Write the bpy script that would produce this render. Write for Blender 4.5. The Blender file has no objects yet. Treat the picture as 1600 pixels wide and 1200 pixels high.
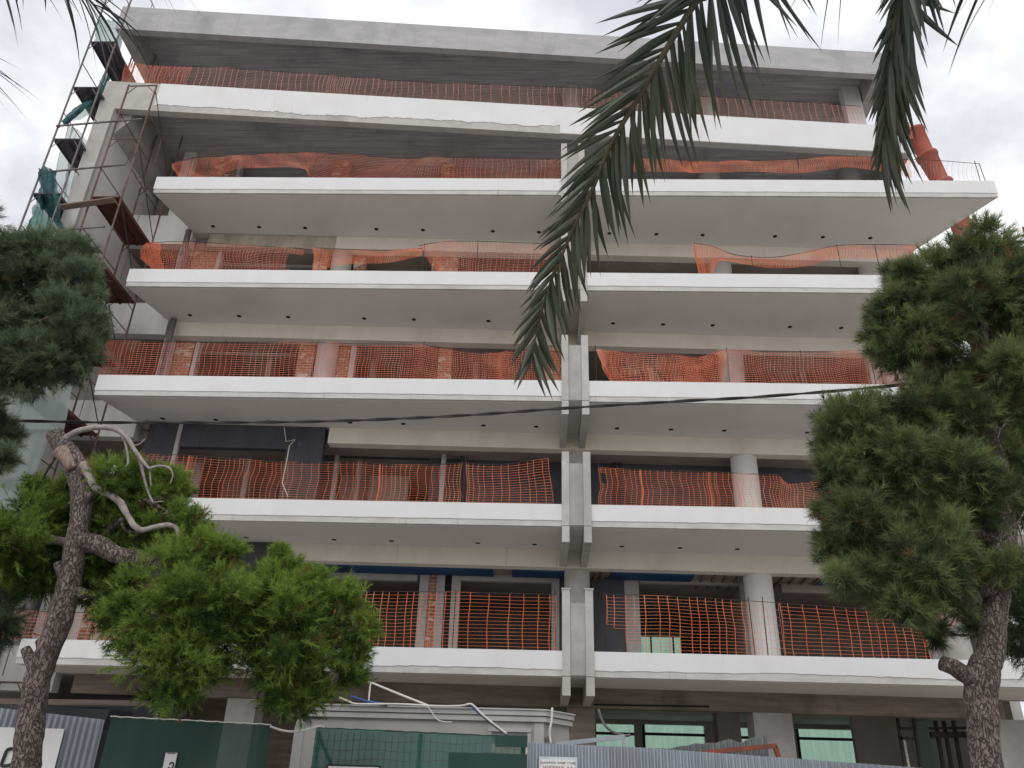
import bpy, math, random
import numpy as np
from mathutils import Vector, Matrix, noise as mnoise
random.seed(7); rng = np.random.default_rng(11)
R = math.radians
scene = bpy.context.scene
COL = scene.collection
# ------------------------------------------------------------------ survey camera (metres; facade along X, depth +Y)
FPX, PITCH, ROLL, TAN, DIST = 1300., R(27.806), R(1.6764), -0.035726, 18.0126
TH = math.atan(TAN)
CAM = Vector((0, -DIST*math.cos(TH), 1.6))
def lin(x, y, z=1.0):
    c, s = math.cos(ROLL), math.sin(ROLL); x, y = c*x-s*y, s*x+c*y
    X, Y, Z = x, z*math.cos(PITCH)-y*math.sin(PITCH), z*math.sin(PITCH)+y*math.cos(PITCH)
    c, s = math.cos(-TH), math.sin(-TH)
    return Vector((c*X-s*Y, s*X+c*Y, Z))
def ray(px, py): return lin((px-800)/FPX, (600-py)/FPX)
def onP(px, py, a, b=0.0):
    d = ray(px, py); return CAM + d*((a+b*CAM.x-CAM.y)/(d.y-b*d.x))
def onZ(px, py, z):
    d = ray(px, py); return CAM + d*((z-CAM.z)/d.z)
def at(px, py, dist): return CAM + ray(px, py).normalized()*dist
# ------------------------------------------------------------------ materials
def nodes_of(m):
    m.use_nodes = True; nt = m.node_tree; return nt, nt.nodes, nt.links
def noise_mix(nt, pos, c1, c2, scale, stretch, lo=.35, hi=.65, detail=6.0):
    n = nt.nodes; l = nt.links
    mp = n.new('ShaderNodeMapping'); mp.inputs['Scale'].default_value = stretch; l.new(pos, mp.inputs['Vector'])
    no = n.new('ShaderNodeTexNoise'); no.inputs['Scale'].default_value = scale; no.inputs['Detail'].default_value = detail; no.inputs['Roughness'].default_value = .62
    l.new(mp.outputs[0], no.inputs['Vector'])
    rp = n.new('ShaderNodeMapRange'); rp.inputs['From Min'].default_value = lo; rp.inputs['From Max'].default_value = hi
    l.new(no.outputs['Fac'], rp.inputs['Value'])
    mx = n.new('ShaderNodeMix'); mx.data_type = 'RGBA'; l.new(rp.outputs[0], mx.inputs['Factor'])
    for s, c in (('A', c1), ('B', c2)):
        if isinstance(c, tuple): mx.inputs[6 if s == 'A' else 7].default_value = (*c, 1)
        else: l.new(c, mx.inputs[6 if s == 'A' else 7])
    return mx.outputs[2], no.outputs['Fac'], rp.outputs[0]
def mat(name, c1, c2=None, scale=3., rough=.85, bump=0., stretch=(1, 1, 1), stain=None, stain_scale=.6, spots=None, metal=0., transl=0., alpha=1., bscale=None, spec=.3, drip=None, joint=0.):
    m = bpy.data.materials.new(name); nt, n, l = nodes_of(m)
    b = n['Principled BSDF']; b.inputs['Roughness'].default_value = rough; b.inputs['Metallic'].default_value = metal
    b.inputs['Specular IOR Level'].default_value = spec
    g = n.new('ShaderNodeNewGeometry'); pos = g.outputs['Position']
    c, fac, _ = noise_mix(nt, pos, c1, c2 or tuple(v*.8 for v in c1), scale, stretch)
    if stain: c, _, _ = noise_mix(nt, pos, c, stain, stain_scale, (1, 1, .5), .5, .72)
    if spots: c, _, _ = noise_mix(nt, pos, c, spots, 9., (1, 1, 1), .66, .72)
    l.new(c, b.inputs['Base Color'])
    if drip:
        c, _, _ = noise_mix(nt, pos, c, drip, 1.0, (7, 1, .5), .62, .74)
    if joint:
        sx = n.new('ShaderNodeSeparateXYZ'); l.new(pos, sx.inputs[0]); mo = n.new('ShaderNodeMath'); mo.operation = 'PINGPONG'; mo.inputs[1].default_value = joint/2; l.new(sx.outputs[0], mo.inputs[0])
        lt = n.new('ShaderNodeMath'); lt.operation = 'LESS_THAN'; lt.inputs[1].default_value = .012; l.new(mo.outputs[0], lt.inputs[0])
        mj = n.new('ShaderNodeMix'); mj.data_type = 'RGBA'; l.new(c, mj.inputs[6]); mj.inputs[7].default_value = tuple(v*.8 for v in c1)+(1,); l.new(lt.outputs[0], mj.inputs[0]); c = mj.outputs[2]
    if drip or joint: l.new(c, b.inputs['Base Color'])
    if bump:
        bp = n.new('ShaderNodeBump'); bp.inputs['Strength'].default_value = bump; bp.inputs['Distance'].default_value = .02
        if bscale:
            no = n.new('ShaderNodeTexNoise'); no.inputs['Scale'].default_value = bscale; no.inputs['Detail'].default_value = 8; l.new(pos, no.inputs['Vector']); fac = no.outputs['Fac']
        l.new(fac, bp.inputs['Height']); l.new(bp.outputs[0], b.inputs['Normal'])
    sh = b.outputs[0]; out = n['Material Output']
    if transl:
        t = n.new('ShaderNodeBsdfTranslucent'); l.new(c, t.inputs['Color'])
        mx = n.new('ShaderNodeMixShader'); mx.inputs[0].default_value = transl; l.new(sh, mx.inputs[1]); l.new(t.outputs[0], mx.inputs[2]); sh = mx.outputs[0]
    if alpha < 1:
        t = n.new('ShaderNodeBsdfTransparent')
        mx = n.new('ShaderNodeMixShader'); mx.inputs[0].default_value = alpha; l.new(t.outputs[0], mx.inputs[1]); l.new(sh, mx.inputs[2]); sh = mx.outputs[0]
    l.new(sh, out.inputs['Surface'])
    return m
M = {}
M['conc'] = mat('concrete', (.42, .41, .395), (.34, .33, .32), 2.5, .9, .25, stain=(.27, .26, .25), spots=(.28, .27, .265), bscale=18)
M['conc_light'] = mat('pale_concrete', (.5, .485, .465), (.42, .405, .385), 3.5, .9, .3, stain=(.33, .32, .305), spots=(.34, .33, .315), bscale=22)
M['conc_roof'] = mat('roof_concrete', (.44, .435, .44), (.37, .37, .375), 1.6, .9, .2, (1, 1, 2.5), stain=(.31, .31, .31), stain_scale=1.2, bscale=16, drip=(.33, .33, .33), joint=2.4)
M['board'] = mat('board_formed_concrete', (.5, .49, .5), (.3, .295, .31), 2.2, .95, .5, (.25, 6, 6), stain=(.26, .26, .27), spots=(.56, .56, .56))
M['brown_conc'] = mat('brown_concrete', (.27, .225, .195), (.17, .14, .12), 2.4, .95, .5, (.4, 1, 5), stain=(.1, .085, .075), stain_scale=1.1, spots=(.24, .21, .19))
M['white'] = mat('white_render', (.71, .71, .72), (.67, .675, .68), 1.2, .8, .06, stain=(.645, .64, .63), stain_scale=.9, bscale=30, drip=(.61, .605, .595))
M['edge'] = mat('raw_slab_edge', (.58, .57, .55), (.46, .455, .44), 4, .9, .3, (.5, 1, 2), stain=(.4, .39, .37), bscale=25, drip=(.36, .35, .33), joint=3.1)
M['soffit'] = mat('soffit_plaster', (.73, .705, .69), (.7, .675, .66), .8, .85, .04, stain=(.63, .605, .59), stain_scale=.45, bscale=30, spots=(.66, .63, .61))
M['cream'] = mat('cream_plaster', (.8, .755, .67), (.75, .7, .62), 1.4, .85, .05, stain=(.66, .61, .54), stain_scale=.7, bscale=25, drip=(.62, .57, .5))
M['raw_beam'] = mat('raw_beam_concrete', (.56, .51, .43), (.4, .36, .3), 1.8, .95, .4, (2.5, 1, .6), stain=(.3, .27, .23), stain_scale=1.5)
M['plaster'] = mat('grey_plaster', (.68, .67, .66), (.63, .62, .61), .9, .85, .05, stain=(.55, .54, .53), bscale=20)
M['bandwhite'] = mat('white_wall_plaster', (.72, .72, .71), (.66, .66, .65), 1.1, .85, .05, stain=(.52, .52, .5), stain_scale=.8)
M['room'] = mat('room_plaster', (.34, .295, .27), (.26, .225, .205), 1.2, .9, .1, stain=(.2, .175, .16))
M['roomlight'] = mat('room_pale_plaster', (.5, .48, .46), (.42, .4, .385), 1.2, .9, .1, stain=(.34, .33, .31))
M['dark'] = mat('dark_insulation_board', (.06, .062, .072), (.08, .082, .092), 2.2, .8, .15, stain=(.04, .042, .05), spots=(.13, .13, .135), joint=1.25)
M['black'] = mat('black_wall_and_void_shade', (.012, .013, .017), (.02, .02, .026), 2, .9)  # near-black that also puts the shade of holes and openings into colour
M['blue'] = mat('blue_insulation_board', (.02, .07, .18), (.012, .045, .12), 1.6, .6, .1, stain=(.008, .02, .06))
M['steel_dark'] = mat('dark_steel', (.03, .03, .034), (.055, .045, .04), 6, .6, .1)
M['rust'] = mat('rusty_scaffold_steel', (.16, .095, .08), (.085, .06, .055), 7, .8, .2, stain=(.22, .19, .18), stain_scale=4)
M['scaf'] = mat('grey_scaffold_steel', (.2, .185, .185), (.12, .1, .1), 7, .7, .2, stain=(.09, .075, .07), stain_scale=4)
M['deck'] = mat('red_scaffold_deck', (.12, .04, .035), (.06, .025, .025), 5, .75, .2, spots=(.2, .17, .16))
M['deck_dark'] = mat('dark_scaffold_deck', (.045, .045, .06), (.08, .075, .09), 6, .75, .2)
M['timber'] = mat('weathered_timber', (.25, .19, .16), (.15, .11, .095), 5, .9, .3, (.5, 6, 6))
M['orange'] = mat('orange_net_plastic', (.76, .2, .085), (.64, .16, .07), 5, .55, transl=.25, stain=(.8, .36, .2), stain_scale=.9)
M['orange_red'] = mat('sun_bleached_red_net_plastic', (.78, .23, .13), (.66, .16, .085), 5, .6, transl=.25, stain=(.8, .42, .3), stain_scale=.9)
M['pink'] = mat('faded_net_plastic', (.66, .3, .23), (.56, .22, .16), 5, .6, transl=.3)
M['rope'] = mat('dark_wire', (.05, .03, .03), None, 6, .7)
M['chute'] = mat('orange_chute_plastic', (.5, .145, .105), (.42, .12, .09), 3, .65, .08, stain=(.36, .17, .14), stain_scale=2, transl=.08)
M['chute_rim'] = mat('grey_chute_collar', (.3, .29, .28), None, 4, .6)
M['gnet'] = mat('green_debris_net', (.2, .42, .36), (.13, .3, .27), 9, .8, transl=.5, alpha=.6, stretch=(1, 1, .4))
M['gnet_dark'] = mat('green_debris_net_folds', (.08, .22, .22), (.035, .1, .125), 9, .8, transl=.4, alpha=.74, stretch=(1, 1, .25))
M['gnet_pale'] = mat('pale_green_sheeting', (.42, .5, .48), (.34, .42, .41), 2.5, .7, transl=.5, alpha=.62, stretch=(1, 1, .3))
M['gback'] = mat('backlit_green_sheet', (.42, .7, .54), (.56, .82, .68), 1.8, .6, transl=.75, stretch=(3, 1, .4))
M['screen_dark'] = mat('dark_green_shade_net', (.026, .066, .058), (.042, .095, .08), 1.6, .8, .1, (1, 1, .3), transl=.2, alpha=.86, stain=(.05, .085, .075), drip=(.06, .09, .082))
M['screen'] = mat('green_shade_net', (.035, .135, .115), (.05, .17, .145), 1.5, .8, .1, (1, 1, .4), transl=.2, alpha=.8, stain=(.07, .16, .14), drip=(.03, .1, .085))
M['zinc'] = mat('galvanised_corrugated_sheet', (.36, .39, .43), (.29, .32, .36), 2, .5, .05, (1, 1, .2), stain=(.24, .26, .28), stain_scale=1.5, metal=.25)
M['zinc_old'] = mat('dull_old_corrugated_sheet', (.24, .26, .26), (.16, .17, .17), 3, .6, .1, stain=(.1, .1, .1), metal=.2)
M['tarp'] = mat('black_tarpaulin', (.014, .017, .024), (.03, .034, .045), 2, .45, .3, (.5, 1, 1))
M['cabin'] = mat('cabin_panel_paint', (.42, .405, .385), (.36, .35, .335), 1.2, .6, .04, (1, 1, .3), stain=(.27, .26, .25), stain_scale=1.6)
M['cabin_trim'] = mat('cabin_cornice_paint', (.47, .47, .46), (.4, .4, .39), 2, .55, .04, (.3, 1, 1), stain=(.34, .34, .34))
M['pvc'] = mat('white_plastic_hose', (.72, .7, .66), (.6, .58, .54), 5, .5)
M['bluehose'] = mat('blue_plastic_hose', (.05, .12, .3), None, 5, .5)
M['signwhite'] = mat('white_sign_board', (.74, .74, .74), (.68, .68, .68), 3, .6, stain=(.6, .59, .58))
M['signborder'] = mat('pale_blue_sign_border', (.55, .62, .66), None, 4, .6)
M['ink'] = mat('dark_ink', (.03, .03, .03), None, 5, .7)
M['ink_red'] = mat('brown_ink', (.25, .12, .09), None, 5, .7)
M['rustbar'] = mat('rusty_angle_iron', (.3, .09, .05), (.17, .07, .05), 8, .85, .2, spots=(.4, .3, .22))
M['barkpale'] = mat('bare_branch_wood', (.36, .325, .31), (.2, .17, .16), 12, .9, .4, (1, 1, .6))
M['wood'] = mat('torn_pale_wood', (.36, .27, .22), (.16, .1, .078), 10, .9, .4, (4, 4, .6))
M['frond'] = mat('palm_leaf', (.033, .046, .03), (.055, .065, .035), 3, .38, .0, stain=(.025, .04, .035), spec=.6, transl=.2, spots=(.1, .085, .04))
M['frondgrey'] = mat('grey_green_palm_leaf', (.05, .055, .055), (.07, .072, .065), 3, .45, transl=.18)
M['rachis'] = mat('palm_rachis', (.1, .09, .055), (.065, .06, .045), 5, .5)
M['palmbark'] = mat('palm_trunk_bark', (.16, .12, .09), (.08, .06, .045), 6, .95, .6, (1, 1, 3))
M['asphalt'] = mat('asphalt', (.055, .055, .057), (.04, .04, .042), 8, .9, .3, stain=(.07, .07, .07), bscale=90)
M['paving'] = mat('pavement_slabs', (.56, .54, .51), (.5, .48, .455), 3, .9, .15, stain=(.44, .42, .4))
M['earth'] = mat('dusty_ground', (.42, .38, .33), (.34, .31, .27), 1.5, .95, .3, stain=(.28, .25, .22))
M['kerb'] = mat('kerb_stone', (.4, .39, .37), None, 4, .9)
M['paint'] = mat('road_paint', (.7, .7, .68), None, 6, .8)
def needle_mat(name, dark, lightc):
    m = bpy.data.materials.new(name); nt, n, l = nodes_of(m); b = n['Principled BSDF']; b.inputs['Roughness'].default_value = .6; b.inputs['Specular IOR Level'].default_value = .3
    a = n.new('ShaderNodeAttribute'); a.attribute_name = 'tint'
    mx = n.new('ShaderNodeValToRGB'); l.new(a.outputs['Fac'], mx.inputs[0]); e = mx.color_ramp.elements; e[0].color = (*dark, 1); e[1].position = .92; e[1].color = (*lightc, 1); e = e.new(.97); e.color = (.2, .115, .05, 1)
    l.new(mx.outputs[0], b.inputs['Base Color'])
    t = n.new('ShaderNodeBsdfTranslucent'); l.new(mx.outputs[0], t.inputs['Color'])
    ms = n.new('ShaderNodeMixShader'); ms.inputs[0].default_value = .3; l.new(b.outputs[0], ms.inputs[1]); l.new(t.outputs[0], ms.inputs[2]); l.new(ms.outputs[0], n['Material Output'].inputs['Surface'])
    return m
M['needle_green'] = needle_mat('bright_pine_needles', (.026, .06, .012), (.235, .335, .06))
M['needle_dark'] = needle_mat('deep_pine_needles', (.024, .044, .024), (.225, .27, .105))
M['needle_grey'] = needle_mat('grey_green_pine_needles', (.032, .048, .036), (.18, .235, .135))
def bark_mat():
    m = bpy.data.materials.new('pine_bark'); nt, n, l = nodes_of(m); b = n['Principled BSDF']; b.inputs['Roughness'].default_value = .95
    g = n.new('ShaderNodeNewGeometry'); mp = n.new('ShaderNodeMapping'); mp.inputs['Scale'].default_value = (1, 1, .42); l.new(g.outputs['Position'], mp.inputs['Vector'])
    v = n.new('ShaderNodeTexVoronoi'); v.inputs['Scale'].default_value = 27; v.feature = 'DISTANCE_TO_EDGE'
    no = n.new('ShaderNodeTexNoise'); no.inputs['Scale'].default_value = 9; no.inputs['Detail'].default_value = 5; l.new(mp.outputs[0], no.inputs['Vector'])
    ad = n.new('ShaderNodeVectorMath'); ad.operation = 'MULTIPLY_ADD'; l.new(no.outputs['Color'], ad.inputs[0]); ad.inputs[1].default_value = (.22,)*3; l.new(mp.outputs[0], ad.inputs[2]); l.new(ad.outputs[0], v.inputs['Vector'])
    rp = n.new('ShaderNodeMapRange'); rp.inputs['From Max'].default_value = .13; l.new(v.outputs['Distance'], rp.inputs['Value'])
    c2, _, _ = noise_mix(nt, g.outputs['Position'], (.23, .185, .17), (.11, .085, .078), 8, (1, 1, .6))
    mx = n.new('ShaderNodeMix'); mx.data_type = 'RGBA'; l.new(rp.outputs[0], mx.inputs['Factor']); mx.inputs[6].default_value = (.062, .046, .04, 1); l.new(c2, mx.inputs[7])
    l.new(mx.outputs[2], b.inputs['Base Color'])
    bp = n.new('ShaderNodeBump'); bp.inputs['Strength'].default_value = .9; bp.inputs['Distance'].default_value = .03; l.new(rp.outputs[0], bp.inputs['Height']); l.new(bp.outputs[0], b.inputs['Normal'])
    return m
M['bark'] = bark_mat()
def brick_mat():
    m = bpy.data.materials.new('patched_brickwork'); nt, n, l = nodes_of(m); b = n['Principled BSDF']; b.inputs['Roughness'].default_value = .95
    g = n.new('ShaderNodeNewGeometry'); sx = n.new('ShaderNodeSeparateXYZ'); l.new(g.outputs['Position'], sx.inputs[0])
    cb = n.new('ShaderNodeCombineXYZ'); ad = n.new('ShaderNodeMath'); l.new(sx.outputs[0], ad.inputs[0]); l.new(sx.outputs[1], ad.inputs[1]); l.new(ad.outputs[0], cb.inputs[0]); l.new(sx.outputs[2], cb.inputs[1])
    br = n.new('ShaderNodeTexBrick'); br.inputs['Scale'].default_value = 1; br.inputs['Brick Width'].default_value = .22; br.inputs['Row Height'].default_value = .09; br.inputs['Mortar Size'].default_value = .014
    br.inputs['Color1'].default_value = (.42, .15, .075, 1); br.inputs['Color2'].default_value = (.3, .1, .055, 1); br.inputs['Mortar'].default_value = (.36, .31, .26, 1); l.new(cb.outputs[0], br.inputs['Vector'])
    c, _, _ = noise_mix(nt, g.outputs['Position'], br.outputs['Color'], (.56, .49, .4), 2.6, (1, 1, 1.6), .56, .6)
    l.new(c, b.inputs['Base Color']); return m
M['brick'] = brick_mat()
# ------------------------------------------------------------------ mesh helpers
class MB:
    def __init__(s): s.v = []; s.f = []
    def box(s, x0, x1, y0, y1, z0, z1): s.prism([(x0, y0), (x1, y0), (x1, y1), (x0, y1)], z0, z1); return s
    def prism(s, poly, z0, z1):
        n = len(poly); o = len(s.v)
        s.v += [(x, y, z0) for x, y in poly] + [(x, y, z1) for x, y in poly]
        s.f += [tuple(o+i for i in range(n))[::-1], tuple(o+n+i for i in range(n))]
        s.f += [(o+i, o+(i+1) % n, o+n+(i+1) % n, o+n+i) for i in range(n)]; return s
    def hexa(s, p):                                        # 8 corners: bottom ring, top ring
        o = len(s.v); s.v += [tuple(q) for q in p]
        s.f += [(o+3, o+2, o+1, o), (o+4, o+5, o+6, o+7)] + [(o+i, o+(i+1) % 4, o+4+(i+1) % 4, o+4+i) for i in range(4)]; return s
    def tube(s, pts, rad, n=8, jit=0., cap=True):
        pts = [Vector(p) for p in pts]; k = len(pts)
        rad = [rad]*k if not hasattr(rad, '__len__') else rad
        o = len(s.v); up = None
        for i, p in enumerate(pts):
            t = (pts[min(i+1, k-1)]-pts[max(i-1, 0)]).normalized()
            if up is None: up = t.orthogonal().normalized()
            up = (up - t*up.dot(t)).normalized(); w = t.cross(up)
            for j in range(n):
                a = 2*math.pi*j/n; d = up*math.cos(a)+w*math.sin(a); r = rad[i]
                if jit: r *= 1+jit*(mnoise.noise((p+d*rad[i])*6)+.7*mnoise.noise((p+d*rad[i])*15))
                s.v.append(tuple(p+d*r))
        for i in range(k-1):
            for j in range(n): s.f.append((o+i*n+j, o+i*n+(j+1) % n, o+(i+1)*n+(j+1) % n, o+(i+1)*n+j))
        if cap: s.f += [tuple(o+j for j in range(n))[::-1], tuple(o+(k-1)*n+j for j in range(n))]
        return s
    def bar(s, a, b, w, h=None):
        a, b = Vector(a), Vector(b); t = (b-a).normalized(); u = t.cross(Vector((0, 0, 1)))
        u = u.normalized() if u.length > 1e-4 else Vector((1, 0, 0)); v = u.cross(t); h = h or w; u = u*(w/2); v = v*(h/2)
        return s.hexa([a-u-v, a+u-v, a+u+v, a-u+v, b-u-v, b+u-v, b+u+v, b-u+v])
    def build(s, name, m, parent=None, smooth=False, label=None):
        me = bpy.data.meshes.new(name); off = parent_loc(parent)
        me.from_pydata([(x-off[0], y-off[1], z-off[2]) for x, y, z in s.v], [], s.f); me.update()
        if smooth: me.polygons.foreach_set('use_smooth', [True]*len(me.polygons))
        return link(name, me, m, parent, label)
LOC = {}
def parent_loc(p):
    return LOC.get(p.name, (0, 0, 0)) if p else (0, 0, 0)
def link(name, me, m, parent=None, label=None):
    me.materials.append(m); o = bpy.data.objects.new(name, me); COL.objects.link(o)
    if parent: o.parent = parent; LOC[o.name] = parent_loc(parent)
    if label: o['label'] = label
    return o
def thing(name, label, cat, loc=(0, 0, 0), group=None):
    o = bpy.data.objects.new(name, None); COL.objects.link(o); o.location = loc; LOC[o.name] = tuple(loc); o.empty_display_size = .2
    return tag(o, label, cat, group)
def tag(o, label, cat, group=None):
    o['label'] = label; o['category'] = cat
    if group: o['group'] = group
    return o
def smooth_path(pts, sub=4):
    P = [Vector(p) for p in pts]; out = []
    for i in range(len(P)-1):
        a, b, c, d = P[max(i-1, 0)], P[i], P[i+1], P[min(i+2, len(P)-1)]
        for k in range(sub):
            t = k/sub; out.append(.5*((2*b)+(c-a)*t+(2*a-5*b+4*c-d)*t*t+(3*b-a-3*c+d)*t**3))
    return out+[P[-1]]
def interp(v, n): 
    x = np.linspace(0, len(v)-1, n); return list(np.interp(x, range(len(v)), v))
# ------------------------------------------------------------------ ground, street, sky
def struct(o): o['kind'] = 'structure'; return o
struct(MB().box(-400, 400, -400, 400, -.5, -.02).build('ground', M['earth']))
struct(MB().box(-120, 120, -14.4, -10.7, -.016, -.012).build('road', M['asphalt']))
pv = MB().box(-120, 120, -10.55, -7.3, -.015, .12); struct(pv.build('pavement', M['paving']))
struct(MB().box(-120, 120, -60, -14.55, -.015, .12).build('pavement', M['paving']))  # wide pale promenade, unseen; added to bounce light onto the balcony undersides
struct(MB().box(-120, 120, -10.7, -10.55, -.015, .125).build('kerb', M['kerb']))
struct(MB().box(-120, 120, -14.55, -14.4, -.015, .125).build('kerb', M['kerb']))
rp = MB()
for i in range(-30, 30): rp.box(i*4, i*4+2, -12.6, -12.48, -.012, -.008)
struct(rp.build('road_marking', M['paint']))
SUN_EL, SUN_AZ = R(38), R(-165)      # azimuth clockwise from +Y: the sun stands behind the camera, a little to its left
w = bpy.data.worlds.new('World'); scene.world = w; w.use_nodes = True
nt = w.node_tree; n = nt.nodes; l = nt.links
bg = n['Background']; bg.inputs['Strength'].default_value = .12
sky = n.new('ShaderNodeTexSky'); sky.sky_type = 'NISHITA'; sky.sun_disc = False; sky.sun_elevation = SUN_EL; sky.sun_rotation = SUN_AZ
tc = n.new('ShaderNodeTexCoord'); sp = n.new('ShaderNodeSeparateXYZ'); l.new(tc.outputs['Generated'], sp.inputs[0])
zc = n.new('ShaderNodeMath'); zc.operation = 'MAXIMUM'; zc.inputs[1].default_value = .0; l.new(sp.outputs[2], zc.inputs[0])
za = n.new('ShaderNodeMath'); za.operation = 'ADD'; za.inputs[1].default_value = .22; l.new(zc.outputs[0], za.inputs[0])
dx = n.new('ShaderNodeMath'); dx.operation = 'DIVIDE'; l.new(sp.outputs[0], dx.inputs[0]); l.new(za.outputs[0], dx.inputs[1])
dy = n.new('ShaderNodeMath'); dy.operation = 'DIVIDE'; l.new(sp.outputs[1], dy.inputs[0]); l.new(za.outputs[0], dy.inputs[1])
cb = n.new('ShaderNodeCombineXYZ'); l.new(dx.outputs[0], cb.inputs[0]); l.new(dy.outputs[0], cb.inputs[1])
def wnoise(scale, detail, off, lo, hi, rough=.55):
    mp = n.new('ShaderNodeMapping'); mp.inputs['Location'].default_value = off; l.new(cb.outputs[0], mp.inputs[0])
    no = n.new('ShaderNodeTexNoise'); no.inputs['Scale'].default_value = scale; no.inputs['Detail'].default_value = detail; no.inputs['Roughness'].default_value = rough; l.new(mp.outputs[0], no.inputs['Vector'])
    r_ = n.new('ShaderNodeMapRange'); r_.interpolation_type = 'SMOOTHSTEP'; r_.inputs['From Min'].default_value = lo; r_.inputs['From Max'].default_value = hi; l.new(no.outputs['Fac'], r_.inputs[0]); return r_.outputs[0]
shade = wnoise(2.6, 7, (3.1, 1.7, 0), .36, .64)
cover = wnoise(1.7, 5, (9.3, 4.4, 0), .28, .46)
mc = n.new('ShaderNodeMix'); mc.data_type = 'RGBA'; l.new(shade, mc.inputs['Factor']); mc.inputs[6].default_value = (5.4, 5.5, 6.1, 1); mc.inputs[7].default_value = (9.6, 9.6, 9.5, 1)
mk = n.new('ShaderNodeMix'); mk.data_type = 'RGBA'; l.new(cover, mk.inputs['Factor']); l.new(mc.outputs[2], mk.inputs[7])
pale = n.new('ShaderNodeMix'); pale.data_type = 'RGBA'; pale.inputs['Factor'].default_value = .72; l.new(sky.outputs[0], pale.inputs[6]); pale.inputs[7].default_value = (6.0, 6.2, 6.9, 1)
l.new(pale.outputs[2], mk.inputs[6]); l.new(mk.outputs[2], bg.inputs['Color'])
sl = bpy.data.lights.new('sun', 'SUN'); sl.energy = 1.05; sl.angle = R(45); sl.color = (1, .965, .92)
so = bpy.data.objects.new('sun', sl); COL.objects.link(so)
sd = Vector((math.sin(SUN_AZ)*math.cos(SUN_EL), math.cos(SUN_AZ)*math.cos(SUN_EL), math.sin(SUN_EL)))
so.rotation_euler = sd.to_track_quat('Z', 'Y').to_euler(); so.location = sd*60
# ------------------------------------------------------------------ the building
B = thing('apartment_block', 'unfinished white concrete apartment block with long balcony slabs and orange netting', 'building', (0, 0, 0))
FA, FB = .345, .0735
def Fy(x): return FA+FB*x
ZT = [0.12, 4.80, 8.02, 11.20, 14.42, 17.62, 20.58]      # floor tops (index = storey)
ZB = [0, 4.30, 7.51, 10.65, 13.88, 17.06, 20.42]
BB = [0, 3.88, 7.07, 10.20, 13.42, 16.60, 20.42]         # underside of the edge beams
BASE = [1.42, 1.42, 1.77, 1.85, 2.02, 2.08, 2.15]; SL = .028
def yw(k, x): return BASE[k]+SL*x                         # wall line under slab k
XL, XR = -10.93, 12.5
def strip(x0, x1, f0, f1, z0, z1):                        # plan strip between two lines y=f(x)
    return MB().prism([(x0, f0(x0)), (x1, f0(x1)), (x1, f1(x1)), (x0, f1(x0))], z0, z1)
def part(mb, name, m, label=None, parent=None, smooth=False): return mb.build(name, M[m], parent or B, smooth, label)
def ragged(x0, x1, zlo, ztop, f, seed, amp=.02, n=160, thick=.016):
    r = random.Random(seed); mb = MB(); xs = np.linspace(x0, x1, n); d = 0
    lo = []
    for x in xs:
        d = .8*d+r.uniform(-amp, amp)*.6
        lo.append((zlo(x) if callable(zlo) else zlo)+d+(r.uniform(-amp, amp)*.5))
    for i in range(n-1):
        a, b = xs[i], xs[i+1]; fa, fb = f(a), f(b)
        mb.hexa([(a, fa-thick, lo[i]), (b, fb-thick, lo[i+1]), (b, fb, lo[i+1]), (a, fa, lo[i]), (a, fa-thick, ztop), (b, fb-thick, ztop), (b, fb, ztop), (a, fa, ztop)])
    return mb
HOLES = [-9.72, -8.34, -6.97, -4.85, -3.47, -1.4, -.04, 2.04, 3.42, 4.78, 6.9, 8.3, 9.68]
hole_me = None
names = ['', 'lowest balcony slab', 'second balcony slab', 'third balcony slab', 'fourth balcony slab', 'widest top balcony slab']
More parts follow.
